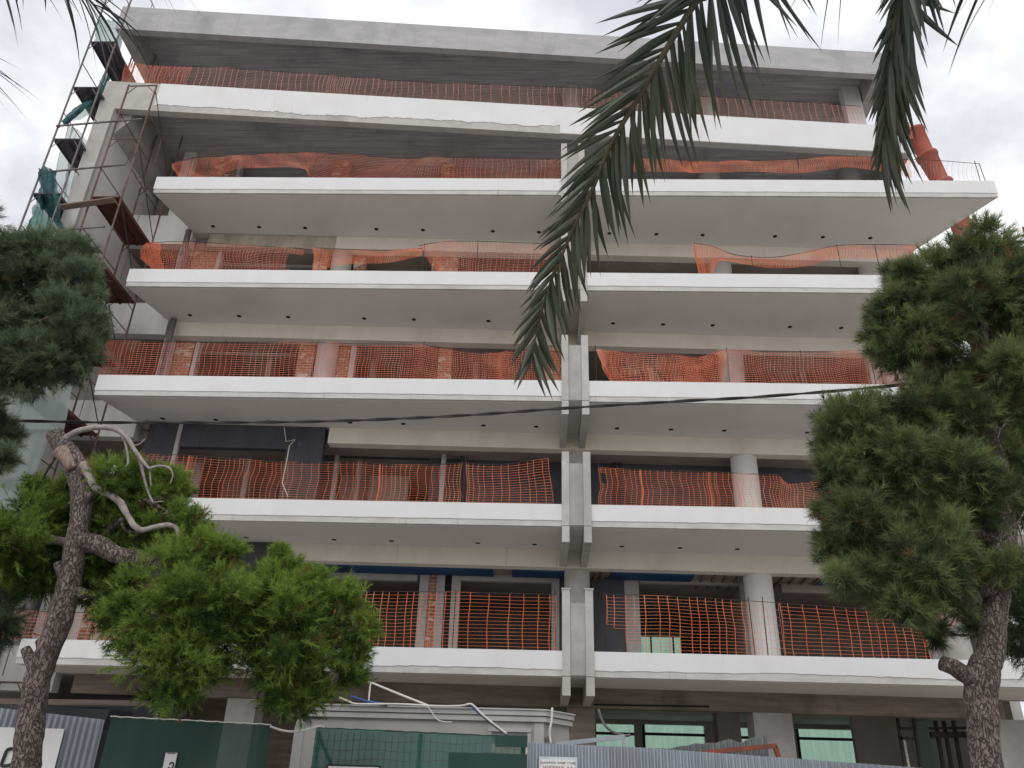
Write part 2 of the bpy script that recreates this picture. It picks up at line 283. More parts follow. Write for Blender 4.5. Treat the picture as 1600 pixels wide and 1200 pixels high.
for k in range(1, 6):
    yl, yr = yw(k, XL), yw(k, XR); TL, TR = .28, -.54          # the slab ends run slightly inwards
    s = part(MB().prism([(XL, 0), (XR, 0), (XR+TR*yr, yr), (XR+TR*yr, yr+.3), (XL+TL*yl, yl+.3), (XL+TL*yl, yl)], ZB[k], ZT[k]), 'balcony_slab', 'edge')
    # plastered underside, set a little in from the drip edge
    if k > 0:
        part(MB().prism([(XL+.04, .07), (XR-.06, .07), (XR+TR*yr-.02, yr-.02), (XL+TL*yl+.02, yl-.004)], ZB[k]-.012, ZB[k]-.0005), 'soffit', 'soffit', parent=s)
    rb = ragged(XL-.015, XR+.015, ZB[k]+.135, ZT[k]+.006, lambda x: 0, 40+k, .006 if k > 1 else .014)
    rb.prism([(XL-.015, .001), (XL, .001), (XL+TL*yl, yl-.01), (XL+TL*yl-.015, yl-.01)], ZB[k]+.135, ZT[k]+.006).prism([(XR, .001), (XR+.015, .001), (XR+TR*yr+.015, yr-.01), (XR+TR*yr, yr-.01)], ZB[k]+.135, ZT[k]+.006)
    part(rb, 'render_coat', 'white', parent=s)
    if k >= 2:
        for x in HOLES:
            y = 1.37+.09*(k-2)+.022*x*.8
            if hole_me is None:
                o0 = MB().tube([(0, 0, -.004), (0, 0, 0)], .062, 14).build('downlight_hole', M['black'], s); hole_me = o0.data  # flat black disc, painted dark in place of a shaded recess
                o0.location = (x, y, ZB[k]-.0125); continue
            o = bpy.data.objects.new('downlight_hole', hole_me); COL.objects.link(o); o.parent = s; o.location = (x, y, ZB[k]-.0125)
    # edge beam and inner floor
    x0 = {1: -10.2, 2: -6.3, 3: -5.45, 4: -10.35, 5: -6.1}[k]; x1 = {1: 10.3}.get(k, 11.0)
    if k in (1,):
        part(strip(x0, x1, lambda x: yw(k, x), lambda x: yw(k, x)+.3, BB[k], ZB[k]-.001), 'edge_beam', 'brown_conc')
    else:
        part(strip(x0, x1, lambda x: yw(k, x), lambda x: yw(k, x)+.3, BB[k], ZB[k]-.001), 'edge_beam', 'cream' if k > 2 else 'cream')
    if k == 5: part(strip(-9.95, -6.102, lambda x: yw(5, x)+.04, lambda x: yw(5, x)+.3, BB[5], ZB[5]-.001), 'edge_beam', 'raw_beam', 'stained raw concrete beam without plaster')
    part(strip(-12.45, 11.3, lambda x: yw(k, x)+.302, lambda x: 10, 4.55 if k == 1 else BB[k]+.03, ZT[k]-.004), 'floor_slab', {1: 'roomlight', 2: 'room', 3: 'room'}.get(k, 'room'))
    part(strip(-12.45, XL+TL*yl-.02, lambda x: yw(k, x), lambda x: yw(k, x)+.3, BB[k]+.02, ZT[k]+.05), 'floor_edge', 'bandwhite')
# top two slabs: skewed to the lower ones
def edge_ring(name, x0, x1, z0, z1, m):
    s = part(strip(x0, x1, Fy, lambda x: Fy(x)+.22, z0, z1), name, m); return s
L6 = edge_ring('parapet_beam', -12.92, 11.15, 19.72, 20.80, 'conc_light')
cz = lambda x: 19.97+.03*math.sin(x*1.3)+.05*math.sin(x*.37+1)
part(ragged(-11.35, .55, cz, 20.806, Fy, 91, .035, 200), 'render_coat', 'white', parent=L6)
part(ragged(.551, 11.16, 19.735, 20.806, Fy, 92, .003, 60), 'render_coat', 'white', parent=L6)
s6 = part(strip(-12.92, 11.15, lambda x: Fy(x)+.222, lambda x: 10, 20.42, 20.58), 'floor_slab', 'board')
part(MB().hexa([(-12.449, -.3, 18.95), (-12.05, -.3, 19.5), (-12.05, 2.6, 19.5), (-12.449, 2.6, 19.1), (-12.449, -.3, 20.415), (-12.05, -.3, 20.415), (-12.05, 2.6, 20.415), (-12.449, 2.6, 20.415)]), 'side_beam', 'conc')
part(strip(10.75, 11.15, lambda x: Fy(x)+.225, lambda x: 6, 19.75, 20.419), 'side_beam', 'conc')
L7 = edge_ring('roof_edge_beam', -13.25, 11.02, 23.05, 24.07, 'conc_roof')
part(strip(-13.25, 11.02, lambda x: Fy(x)+.222, lambda x: 9.5, 23.8, 24.0), 'roof_slab', 'board')
part(strip(-13.2, -12.86, lambda x: Fy(x)+.225, lambda x: 5.5, 23.05, 23.799), 'side_beam', 'conc')
part(strip(10.66, 11.02, lambda x: Fy(x)+.225, lambda x: 7, 23.05, 23.799), 'side_beam', 'conc')
part(strip(-12.3, 10.6, lambda x: yw(6, x)+.6, lambda x: yw(6, x)+.9, 23.1, 23.799), 'roof_beam', 'conc')
part(strip(-12.0, 9.6, lambda x: 3.6+SL*x, lambda x: 3.8+SL*x, 20.59, 23.7), 'set_back_wall', 'room')
part(strip(10.05, 10.62, lambda x: 2.3, lambda x: 2.6, 20.59, 23.799), 'pier', 'plaster')
# left party wall with its raw front edge
part(MB().box(-12.84, -12.452, -.5, 10, 0, 19.715), 'end_wall', 'plaster')
part(MB().hexa([(-12.63, -.62, 0), (-12.44, -.62, 0), (-12.44, -.502, 0), (-12.63, -.502, 0), (-12.9, -.62, 19.71), (-12.42, -.62, 19.71), (-12.42, -.502, 19.71), (-12.9, -.502, 19.71)]), 'wall_edge', 'conc_light')
part(MB().box(11.302, 11.55, 3.3, 10, 0, 20.41), 'end_wall', 'plaster')
# rear wall with the openings that let the light through
def wall_open(x0, x1, z0, z1, y0, y1, ops):
    mb = MB(); xs = sorted({x0, x1, *[o[0] for o in ops], *[o[1] for o in ops]})
    for a, b in zip(xs, xs[1:]):
        cuts = sorted([(o[2], o[3]) for o in ops if o[0] <= a+1e-6 and o[1] >= b-1e-6]); z = z0
        for c, d in cuts:
            if c > z+1e-4: mb.box(a, b, y0, y1, z, c)
            z = max(z, d)
        if z < z1-1e-4: mb.box(a, b, y0, y1, z, z1)
    return mb
def rect(px0, py0, px1, py1, Y):
    a, b = onP(px0, py0, Y), onP(px1, py1, Y); return (a.x, b.x, b.z, a.z)
gro = [rect(927, 1130, 995, 1230, 10), rect(1003, 1131, 1108, 1230, 10), rect(1130, 1136, 1180, 1230, 10), rect(1243, 1138, 1362, 1240, 10), rect(1455, 1140, 1530, 1240, 10)]
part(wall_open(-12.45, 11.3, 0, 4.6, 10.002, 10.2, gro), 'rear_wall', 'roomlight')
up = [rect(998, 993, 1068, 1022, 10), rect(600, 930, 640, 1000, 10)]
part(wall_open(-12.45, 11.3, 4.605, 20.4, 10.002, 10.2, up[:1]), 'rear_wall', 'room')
fr = MB()
for (a, b, c, d) in gro:
    z = c+(d-c)*.55; fr.box(a+.002, b-.002, 10.03, 10.09, d-.32, d-.24).box(a, a+.09, 10.03, 10.09, 0, d-.01)
part(fr, 'rear_window_frame', 'steel_dark')
a, b, c, d = up[0]; f2 = MB()
for i in (0, .27, .8, 1): f2.box(a+(b-a-.05)*i, a+(b-a-.05)*i+.05, 10.03, 10.08, c, d)
part(f2, 'rear_window_frame', 'steel_dark')
# columns
def column(k, x, r, m='conc_light', dy=.36): part(MB().tube([(x, yw(k+1, x)+dy, ZT[k]-.004), (x, yw(k+1, x)+dy, BB[k+1]+(.03 if k < 5 else 0))], r, 32, cap=False), 'round_column', m, smooth=True)
BB6 = BB
for k in range(1, 6):
    column(k, 1.0, .31); column(k, 5.4, .34, 'plaster' if k in (1, 2) else 'conc_light'); column(k, 9.9, .33)
for k in (3, 4): column(k, -5.95, .3)
for x in (1.0, 5.6): part(MB().tube([(x, 2.5, 20.59), (x, 2.5, 23.79)], .3, 28, cap=False), 'round_column', 'conc_light', smooth=True)
part(MB().box(.72, 1.33, 1.5, 2.05, 0, 3.875), 'ground_pier', 'brown_conc'); part(MB().box(4.78, 5.62, 1.55, 2.2, 0, 3.875), 'ground_pier', 'conc')
part(MB().box(9.85, 10.7, 1.72, 2.4, 0, 3.875), 'ground_pier', 'conc'); part(MB().box(-6.75, -6.1, 1.3, 1.9, 0, 3.875), 'ground_pier', 'conc')
part(MB().box(4.9, 5.5, 6, 6.6, 0, 4.54), 'ground_pier', 'conc'); part(MB().box(9.0, 10.6, 7.5, 7.7, 0, 4.54), 'inner_wall', 'roomlight'); part(MB().box(-10.8, .4, 3.2, 3.4, 0, 4.54), 'inner_wall', 'brown_conc')
part(MB().box(-10.3, -8.4, 1.3, 1.5, 0, 3.87), 'inner_wall', 'black')  # black panel standing in for the shade of the open bay
# central twin fins and the panel between them
for k in range(1, 6):
    zlo = ZB[k]-.38; ztop = min(ZT[k]+1.28, 19.6); yb = yw(k, .9)
    for xa, xb in ((.57, .735), (1.06, 1.23)):
        mb = MB().box(xa, xb, -.065, .2, ZB[k]-.0, ztop)
        mb.hexa([(xa, -.065, zlo), (xb, -.065, zlo), (xb, yb-.01, BB[k]+.02), (xa, yb-.01, BB[k]+.02), (xa, -.065, ZB[k]-.013), (xb, -.065, ZB[k]-.013), (xb, yb-.01, ZB[k]-.013), (xa, yb-.01, ZB[k]-.013)])
        if k == 1: mb.box(xa-.015, xb+.015, -.08, .215, ztop, ztop+.03)
        part(mb, 'fin', 'conc_light')
    part(MB().box(.737, 1.058, -.028, .1, ZB[k]+.02, ZT[k]+(1.0)), 'fin_panel', 'conc')
# facade walls under each slab: piers, jambs, lintels
def spans(k, yref, items, back=.9):
    a = BASE[k+1]+back
    for it in items:
        p0, p1, m = it[:3]; dy = it[3] if len(it) > 3 else 0.; nm = it[4] if len(it) > 4 else {'brick': 'brick_pier', 'dark': 'insulated_wall'}.get(m, 'wall_pier')
        A, C = onP(p0, yref, a+dy, SL), onP(p1, yref, a+dy, SL); z1 = BB[k+1]+.028; th = .2
        part(MB().prism([(A.x, A.y), (C.x, C.y), (C.x, C.y+th), (A.x, A.y+th)], ZT[k]-.002, z1), nm, m)
def lintels(k, items, back=.9):
    a = BASE[k+1]+back
    for p0, p1, py, m in items:
        A, C = onP(p0, py, a+.02, SL), onP(p1, py, a+.02, SL)
        part(MB().prism([(A.x, A.y), (C.x, C.y), (C.x, C.y+.16), (A.x, A.y+.16)], (A.z+C.z)/2, BB[k+1]+.026), 'lintel', m)
spans(1, 960, [(60, 130, 'plaster'), (130, 200, 'brick'), (200, 330, 'room'), (478, 502, 'conc'), (652, 666, 'conc'), (666, 679, 'brick', .06), (679, 692, 'conc'), (692, 706, 'black', .05), (703, 717, 'conc'), (862, 874, 'conc'), (874, 884, 'dark', .03), (925, 977, 'dark'), (975, 1000, 'conc', .04), (1162, 1172, 'conc'), (1445, 1500, 'plaster')])
lintels(1, [(500, 652, 905, 'conc'), (715, 862, 908, 'conc'), (1000, 1162, 912, 'conc'), (1222, 1445, 928, 'room')])
part(strip(-10.3, -6.3, lambda x: yw(2, x)+.05, lambda x: yw(2, x)+.25, 6.6, 7.5), 'insulated_wall', 'dark')
# wall of storey 2: flush dark boards to the left, recess to the right
def flush(k, yref, p0, p1, y0, y1, m, dy=0., nm='insulated_wall', th=.2):
    a = BASE[k+1]+dy; A, C = onP(p0, yref, a, SL), onP(p1, yref, a, SL)
    z0 = ZT[k]-.002 if y1 is None else onP((p0+p1)/2, y1, a, SL).z; z1 = ZB[k+1]-.014 if y0 is None else onP((p0+p1)/2, y0, a, SL).z
    part(MB().prism([(A.x, A.y), (C.x, C.y), (C.x, C.y+th), (A.x, A.y+th)], z0, z1), nm, m)
flush(2, 740, 215, 266, None, None, 'dark'); flush(2, 740, 441, 499, None, None, 'dark'); flush(2, 740, 266, 441, None, 699, 'dark', .005)
flush(2, 740, 262, 268, None, None, 'conc_light', -.03, 'jamb', .1)
spans(2, 740, [(500, 524, 'dark'), (672, 690, 'dark'), (688, 695, 'conc', -.3, 'post'), (718, 722, 'steel_dark', -.2, 'post'), (520, 526, 'conc_light', -.02, 'jamb'), (960, 963, 'steel_dark', -.05, 'post'), (968, 971, 'steel_dark', -.05, 'post'), (696, 884, 'dark', .06), (922, 1460, 'dark', .06)])
lintels(2, [(524, 672, 712, 'dark')])
spans(3, 565, [(248, 262, 'conc_light', -.25, 'wall_pier'), (263, 298, 'brick'), (300, 306, 'conc_light', -.03, 'jamb'), (464, 489, 'brick'), (525, 545, 'brick', .1), (546, 554, 'conc_light', 0, 'jamb'), (685, 706, 'brick'), (845, 882, 'brick', .15), (1356, 1372, 'roomlight', -.1)], back=.33)
lintels(3, [(306, 464, 534, 'plaster'), (554, 845, 546, 'room')])
spans(4, 410, [(276, 285, 'conc_light', -.25, 'wall_pier'), (290, 336, 'brick'), (337, 343, 'conc_light', -.03, 'jamb'), (490, 512, 'brick', -.1), (553, 572, 'brick', .1), (675, 716, 'brick'), (850, 880, 'brick', .1), (1010, 1080, 'dark', 1.4)], back=.33)
lintels(4, [(343, 490, 398, 'plaster')])
spans(5, 265, [(282, 300, 'plaster', -.2), (326, 369, 'brick'), (370, 376, 'conc_light', -.03, 'jamb'), (520, 546, 'brick'), (690, 712, 'brick'), (850, 884, 'room', .1)], back=.33)
flush(5, 265, 262, 326, 252, None, 'room', .9, 'wall_pier')
# rooms behind: back walls and cross walls
for k in range(2, 6):
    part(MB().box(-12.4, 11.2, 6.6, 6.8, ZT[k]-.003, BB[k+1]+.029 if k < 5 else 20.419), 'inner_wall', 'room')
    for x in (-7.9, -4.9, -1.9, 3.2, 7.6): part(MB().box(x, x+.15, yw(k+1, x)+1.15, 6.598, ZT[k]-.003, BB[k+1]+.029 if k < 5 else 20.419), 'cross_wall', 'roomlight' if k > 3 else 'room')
flush(2, 740, 534, 640, None, None, 'roomlight', 2.3, 'inner_wall'); flush(2, 740, 272, 312, None, None, 'plaster', 1.6, 'inner_wall'); flush(2, 740, 350, 436, None, None, 'room', 2.2, 'inner_wall'); flush(4, 418, 575, 665, 425, None, 'roomlight', 2.0, 'inner_wall'); flush(5, 270, 376, 484, 263, None, 'roomlight', 1.4, 'inner_wall')
for x in (-9, -4.6, -2.9, 1.55, 5.2): part(MB().box(x, x+.15, yw(2, x)+1.15, 7.5, ZT[1]-.003, 7.095), 'cross_wall', 'room')
part(MB().box(-8.9, -2.6, 5.5, 5.65, ZT[1]-.003, 7.094), 'inner_wall', 'room'); part(MB().box(-2.4, 1.5, 6.5, 6.65, ZT[1]-.003, 7.094), 'inner_wall', 'room'); part(MB().box(5.4, 11, 6.5, 6.65, ZT[1]-.003, 7.094), 'inner_wall', 'room')
# blue boards and battens below the first-storey ceiling
for p0, p1 in ((490, 770), (800, 886), (955, 1085), (1285, 1420)):
    A, C = onP(p0, 890, yw(2, 0)+.35), onP(p1, 890, yw(2, 0)+.35); part(MB().prism([(A.x, yw(2, A.x)+.31), (C.x, yw(2, C.x)+.31), (C.x, yw(2, C.x)+.88), (A.x, yw(2, A.x)+.88)], 7.03, 7.092), 'ceiling_board', 'blue')

for p in (930, 940, 1100, 1118, 1136, 1154, 1225, 1243, 1262, 1281):
    A = onP(p, 890, yw(2, 0)+.35); part(MB().box(A.x, A.x+.07, yw(2, A.x)+.32, yw(2, A.x)+1.6, 7.04, 7.09), 'ceiling_batten', 'timber')
part(MB().tube([onP(444, 668, 1.6), onP(447, 690, 1.6), onP(461, 687, 1.55), onP(452, 697, 1.5), onP(448, 720, 1.5), onP(441, 755, 1.5), onP(450, 776, 1.5)], .012, 5), 'loose_cable', 'pvc')
part(MB().tube([(-10.45, 1.55, 13.9), (-10.45, 1.55, 16.95)], .09, 10).tube([(-10.2, 1.5, 10.4), (-10.2, 1.5, 13.8)], .09, 10), 'drain_pipe', 'scaf')
part(MB().bar(onP(928, 1101, 1.405), onP(1108, 1104, 1.405+.1), .012, .035), 'beam_crack', 'black')
# ------------------------------------------------------------------ orange safety nets
def ribbon(mb, pts, w, d):
    o = len(mb.v); w = Vector(w)
    for p in pts: p = Vector(p); mb.v += [tuple(p-w), tuple(p+w)]
    for i in range(len(pts)-1):
        if d is None or d[i]: mb.f.append((o+2*i, o+2*i+2, o+2*i+3, o+2*i+1))
def barrier(label, k, top, bot=None, du=.1, dv=.06, amp=.05, posts=(), m='orange', plane=None, seed=1, hole=None, bunch=0., wv=.0048, wh=.0042, rope=True, layers=1, postdy=0., gathers=()):
    pa, pb = plane or (.1, 0.)
    tp = [onP(x, y, pa, pb) for x, y in top]
    if bot: bp = [onP(x, y, pa, pb) for x, y in bot]
    else: z0 = ZT[k]+.012 if k < 6 else 20.812; bp = [Vector((p.x, p.y, z0)) for p in tp]
    T = smooth_path(tp, 6); Bo = smooth_path(bp, 6)
    L = sum((T[i+1]-T[i]).length for i in range(len(T)-1))
    base = (bp[0].x, bp[0].y, min(p.z for p in bp))
    root = thing('safety_net_barrier', label, 'safety net', base, 'orange nets along the balcony edges')
    H = sum((a-b).length for a, b in zip(T, [Bo[min(int(i*len(Bo)/len(T)), len(Bo)-1)] for i in range(len(T))]))/len(T)
    mb = MB(); r = random.Random(seed)
    def lerp(P, u):
        x = u*(len(P)-1); i = min(int(x), len(P)-2); return P[i].lerp(P[i+1], x-i)
    for layer in range(layers):
        nu = max(6, int(L/du*(1+bunch))); nv = max(4, int(H/dv)); ph = [r.uniform(0, 6.3) for _ in range(6)]
        dl = du*.37*layer; sag = amp
        us = [min(1, max(0, i/nu+.25/nu*math.sin(i*.7+ph[0])+(.12/nu)*math.sin(i*2.1+ph[1])+dl/L)) for i in range(nu+1)]
        for gq in gathers: us += [min(1, max(0, gq+r.gauss(0, .35*du/L))) for _ in range(5)]
        us.sort(); nu = len(us)-1
        def P(u, v):
            x = u*L; a = lerp(Bo, u).lerp(lerp(T, u), v)
            s = math.sin(math.pi*v)
            off = amp*(math.sin(x*2.1+ph[2])*.6+math.sin(x*5.3+ph[3]+2*v)*.4+.5*mnoise.noise((x*1.7, v*2, seed)))
            sh = amp*.6*(math.sin(v*4+x*.8+ph[4])+.8*mnoise.noise((x*1.1, v*3, seed+5)))
            zz = amp*.8*s*mnoise.noise((x*1.3, v*1.5, seed+9))
            return a+Vector((sh*s, off*(.3+s)+.02*layer, zz))
        G = [[P(u, j/nv) for j in range(nv+1)] for u in us]
        ok = lambda i, j: not (hole and hole(us[i], j/nv))
        for i in range(nu+1): ribbon(mb, G[i], (wv, 0, 0), [ok(i, j) for j in range(nv)])
        for j in range(nv+1): ribbon(mb, [G[i][j] for i in range(nu+1)], (0, .002, wh), [ok(i, j) for i in range(nu)])
    mb.build('net', M[m], root)
    if rope: MB().tube(T, .008, 4).build('top_wire', M['rope'], root)
    for p in posts:
        q = onP(p, top[0][1], pa+.02, pb); u = min(range(len(T)), key=lambda i: abs(T[i].x-q.x))
        z0 = ZT[k] if k < 6 else 20.81
        MB().tube([(q.x, q.y+.02, z0+.002), (q.x+r.uniform(-.02, .02), q.y+.02+r.uniform(-.02, .02), T[u].z+r.uniform(.04, .14))], .011, 5).build('net_post', M['rope'], root)
    return root
barrier('orange open mesh net on the lowest balcony, left of the fins beside the pine', 1, [(400, 920), (500, 923), (600, 924), (700, 925), (870, 929)], du=.2, dv=.07, amp=.03, posts=(560, 712, 868), seed=2, wv=.0066, wh=.0032)
barrier('orange net with a torn lower corner on the lowest balcony, right of the fins', 1, [(945, 928), (1030, 931), (1100, 934), (1170, 939)], du=.2, dv=.07, amp=.035, posts=(945, 1170), seed=3, wv=.0066, wh=.0032, hole=lambda u, v: (u < .12 and v < .45-u*1.2) or (.12 <= u < .2 and v < .14))
barrier('thin faded net across the round column on the lowest balcony', 1, [(1172, 939), (1190, 940), (1216, 942)], du=.16, dv=.16, amp=.02, posts=(1191,), m='pink', seed=4, wv=.004, wh=.003)
barrier('orange net with open square mesh on the lowest balcony, right of the round column', 1, [(1218, 942), (1290, 947), (1350, 951), (1400, 953), (1440, 960)], du=.2, dv=.072, amp=.03, posts=(1222, 1336, 1362), seed=5, wv=.0066, wh=.0032)
barrier('short bright orange net bunched behind the right pine trunk on the lowest balcony', 1, [(1446, 956), (1490, 953), (1535, 956)], [(1446, 1010), (1490, 975), (1535, 980)], du=.12, dv=.06, amp=.04, seed=6)
barrier('faded pinkish net behind the leaning trunk at the left end of the lowest balcony', 1, [(25, 953), (60, 955), (110, 957), (190, 958)], du=.1, dv=.07, amp=.04, m='pink', posts=(60, 150), seed=7, layers=2)
barrier('wavy orange net on the second balcony behind the bare curved branches', 2, [(118, 713), (200, 714), (265, 710), (360, 716), (440, 722), (550, 722), (640, 727), (724, 723)], du=.135, dv=.055, amp=.07, posts=(262, 440, 726), seed=8, layers=1, wv=.0042, wh=.0036, gathers=(.34, .78))
barrier('short orange net on the second balcony, next to the left side of the fins', 2, [(728, 723), (780, 726), (858, 716)], [(728, 784), (780, 785), (866, 786)], du=.16, dv=.06, amp=.04, posts=(727,), seed=9)
barrier('torn bright orange net on the second balcony, right of the fins', 2, [(935, 731), (1000, 734), (1080, 736), (1152, 739)], du=.13, dv=.045, amp=.06, posts=(936, 965), m='orange', seed=10, layers=1, hole=lambda u, v: (.005 < u < .05 and .55 < v < .85), wv=.0042, wh=.0036, gathers=(.34, .78))
barrier('sagging orange net on the second balcony, right of the round column', 2, [(1153, 740), (1195, 741), (1216, 742), (1230, 754), (1250, 753), (1305, 748)], du=.11, dv=.045, amp=.06, posts=(1222,), seed=11, layers=1)
barrier('long dense red net on the third balcony, left of the fins', 3, [(168, 533), (300, 534), (470, 535), (550, 537), (640, 538), (690, 543), (765, 552), (800, 548), (876, 540)], du=.07, dv=.055, amp=.06, posts=(262, 352, 460, 662, 760), m='orange_red', seed=12, wv=.0034, wh=.0052, layers=1)
barrier('crumpled dense red net on the third balcony between the fins and the round column', 3, [(931, 545), (960, 549), (1050, 553), (1090, 557), (1132, 546)], [(955, 598), (965, 598), (1050, 599), (1090, 600), (1132, 600)], du=.065, dv=.05, amp=.09, posts=(931, 1135), m='orange_red', seed=13, wv=.0034, wh=.0052, layers=2)
barrier('dense red net on the third balcony, from the round column into the right pine', 3, [(1134, 546), (1200, 549), (1290, 549), (1350, 548), (1440, 549)], du=.07, dv=.05, amp=.08, posts=(1250, 1358), m='orange_red', seed=14, wv=.0034, wh=.0052, layers=1)
barrier('red net on the fourth balcony at its left end, over the brick pier', 4, [(228, 380), (290, 377), (380, 383), (475, 388)], [(236, 420), (290, 422), (380, 424), (462, 425)], du=.075, dv=.055, amp=.06, posts=(235, 305), m='orange_red', seed=15, wv=.0034, wh=.0052, hole=lambda u, v: u > .9 and v < .75)
barrier('bright red bunched net end at the left corner of the fourth balcony', 4, [(226, 381), (240, 379), (250, 381)], [(218, 402), (240, 420), (256, 421)], du=.05, dv=.035, amp=.08, seed=16, layers=2, rope=False)
barrier('bright orange gathered net on the fourth balcony above the plaster column', 4, [(488, 387), (535, 389), (600, 391), (660, 388)], [(490, 424), (545, 412), (600, 411), (655, 401)], du=.05, dv=.035, amp=.07, posts=(503,), seed=17, wv=.0055, wh=.005, layers=1)
barrier('red net on the fourth balcony behind the tip of the palm frond', 4, [(655, 384), (690, 378), (750, 377), (860, 381)], [(685, 424), (700, 425), (750, 427), (860, 429)], du=.07, dv=.055, amp=.06, posts=(663, 747), m='orange_red', seed=18, wv=.0034, wh=.0052, layers=1)
barrier('orange net on the fourth balcony hanging in swags over the round column', 4, [(1083, 380), (1110, 384), (1150, 398), (1205, 402), (1260, 394), (1306, 384), (1366, 382), (1430, 383)], [(1092, 428), (1112, 428), (1130, 407), (1200, 418), (1260, 416), (1306, 404), (1366, 403), (1430, 403)], du=.06, dv=.04, amp=.06, posts=(1085, 1172, 1308, 1366), seed=19, wv=.0055, wh=.005, layers=1)
barrier('long red net sagging along the widest top balcony, left of the fins', 5, [(268, 256), (310, 246), (380, 243), (440, 238), (560, 243), (640, 247), (720, 246), (876, 249)], [(280, 280), (330, 281), (372, 264), (470, 262), (492, 280), (600, 282), (720, 283), (876, 284)], du=.07, dv=.05, amp=.07, posts=(297, 430, 492, 828), m='orange_red', seed=20, wv=.0034, wh=.0052, layers=1)
barrier('bright orange gathered net along the widest top balcony, right of the palm frond', 5, [(985, 246), (1060, 250), (1100, 252), (1180, 251), (1246, 248), (1335, 244), (1425, 250)], [(985, 268), (1060, 268), (1100, 270), (1180, 268), (1250, 270), (1335, 262), (1425, 277)], du=.05, dv=.032, amp=.06, posts=(1190, 1246, 1340), m='orange', seed=21, wv=.0055, wh=.005, layers=1)
barrier('thin pale wire mesh at the right corner of the widest top balcony', 5, [(1428, 249), (1470, 251), (1530, 256)], [(1428, 276), (1470, 281), (1532, 282)], du=.1, dv=.09, amp=.05, posts=(1522, 1530), m='pink', seed=22, wv=.003, wh=.002)
barrier('long brownish red net under the roof slab, along the top parapet', 6, [(236, 102), (350, 106), (500, 116), (560, 121), (700, 130), (880, 136), (1000, 145), (1200, 156), (1345, 166)], du=.19, dv=.06, amp=.04, m='pink', plane=(FA+.12, FB), posts=(560, 1180), seed=23, wv=.0062, wh=.0055, layers=1)
barrier('bright red net bunched at the left end of the top parapet', 6, [(196, 98), (216, 99), (240, 103), (300, 106)], du=.06, dv=.04, amp=.08, plane=(FA+.1, FB), m='orange_red', seed=24, layers=1, rope=False)
# ------------------------------------------------------------------ scaffolds
def scaffold(label, x0, x1, y0, y1, levels, decks, steel, deckmat, top, diag=True, rails=(1.0,), cols=(M['scaf'], M['rust'])):
    root = thing('scaffold_tower', label, 'scaffold', (x0, y0, 0))
    for x in (x0, x1):
        for y in (y0, y1): MB().tube([(x, y, 0.02), (x, y, top if y == y0 else top-.0)], .026, 8).build('upright', M[steel], root)
    for z in levels:
        mb = MB()
        for y in (y0, y1):
            mb.tube([(x0, y, z), (x1, y, z)], .02, 6); mb.tube([(x0+.02, y, z-.3), (x0+.22, y, z-.02)], .012, 5); mb.tube([(x1-.02, y, z-.3), (x1-.22, y, z-.02)], .012, 5)
        mb.build('transom', M[steel], root)
        g = MB()
        for x in (x0, x1):
            for h in rails: g.tube([(x, y0, z+h), (x, y1, z+h)], .015, 5)
            g.tube([(x, (y0+y1)/2, z), (x, (y0+y1)/2, z+1.0)], .012, 5)
        g.build('guard_rail', M[steel], root)
        if diag: MB().tube([(x1, y0, z+1.9), (x1, y1, z+.1)], .014, 5).build('brace', M['steel_dark'], root)
        if z in decks:
            d = MB(); wdt = (x1-x0-.1)/2
            for i in range(2):
                a = x0+.04+i*(wdt+.02); d.box(a, a+wdt, y0-.03, y1+.03, z-.045, z-.005)
                d.box(a, a+.02, y0, y1, z-.1, z-.046).box(a+wdt-.02, a+wdt, y0, y1, z-.1, z-.046)
                for q in range(14):
                    yy = y0+.1+(y1-y0-.2)*q/13; d.box(a+.06, a+wdt-.06, yy, yy+.012, z-.052, z-.0455)
            d.build('platform', M[deckmat], root)
    return root
lv = [16.05-2*i for i in range(0, 7)]
SC1 = scaffold('rusty red scaffold tower with perforated platforms beside the left balcony ends', -11.95, -11.13, -1.0, 1.0, [18.1]+lv, [16.05, 14.05, 12.05, 10.05, 8.05, 6.05, 4.05], 'rust', 'deck', 20.2)
m_ = MB().tube([(-11.95, -1, 20.15), (-11.13, -1, 20.18)], .022, 6).tube([(-11.93, -1, 19.85), (-11.7, -1, 20.14)], .012, 5).tube([(-11.15, -1, 19.9), (-11.38, -1, 20.15)], .012, 5); m_.build('transom', M['rust'], SC1)
lv2 = [24.0, 22.0, 20.1, 18.1, 16.15, 14.1, 12.1, 10.1, 8.1, 6.1, 4.1, 2.1]
SC2 = scaffold('grey scaffold tower with draped green netting left of the end wall', -13.57, -12.78, -1.0, 1.0, lv2, [22.0, 20.1, 18.1, 16.15, 14.1, 12.1, 8.1], 'scaf', 'deck_dark', 25.4, False)
SC3 = scaffold('second grey scaffold bay directly behind the netted tower, left of the end wall', -13.5, -12.95, 1.15, 3.15, [22.0, 20.1, 18.1, 16.15, 12.1], [22.0, 16.15], 'scaf', 'deck_dark', 24.5, False)
for i, (p, q) in enumerate((((88, 197), (222, 186)), ((60, 270), (196, 257)), ((20, 366), (164, 354)))):
    o = MB().tube([onP(*p, -1.06), onP(*q, -1.06)], .028, 7).tube([onP(p[0]+4, p[1], -1.12), onP(p[0]+4, p[1], -1.0)], .05, 8).build('coupling_tube', M['scaf'])
    tag(o, ['steel tube tying the two scaffold towers just below the top parapet', 'steel tube tying the two scaffold towers beside the widest balcony slab', 'steel tube tying the scaffold towers just above the upper left pine crown'][i], 'scaffold tube', 'tubes coupling the scaffolds')
o = MB().bar(onP(95, 324, -1.1), onP(178, 312, -1.1), .2, .035).build('scaffold_plank', M['timber']); tag(o, 'brown timber plank laid across from the netted tower to the red scaffold', 'plank')
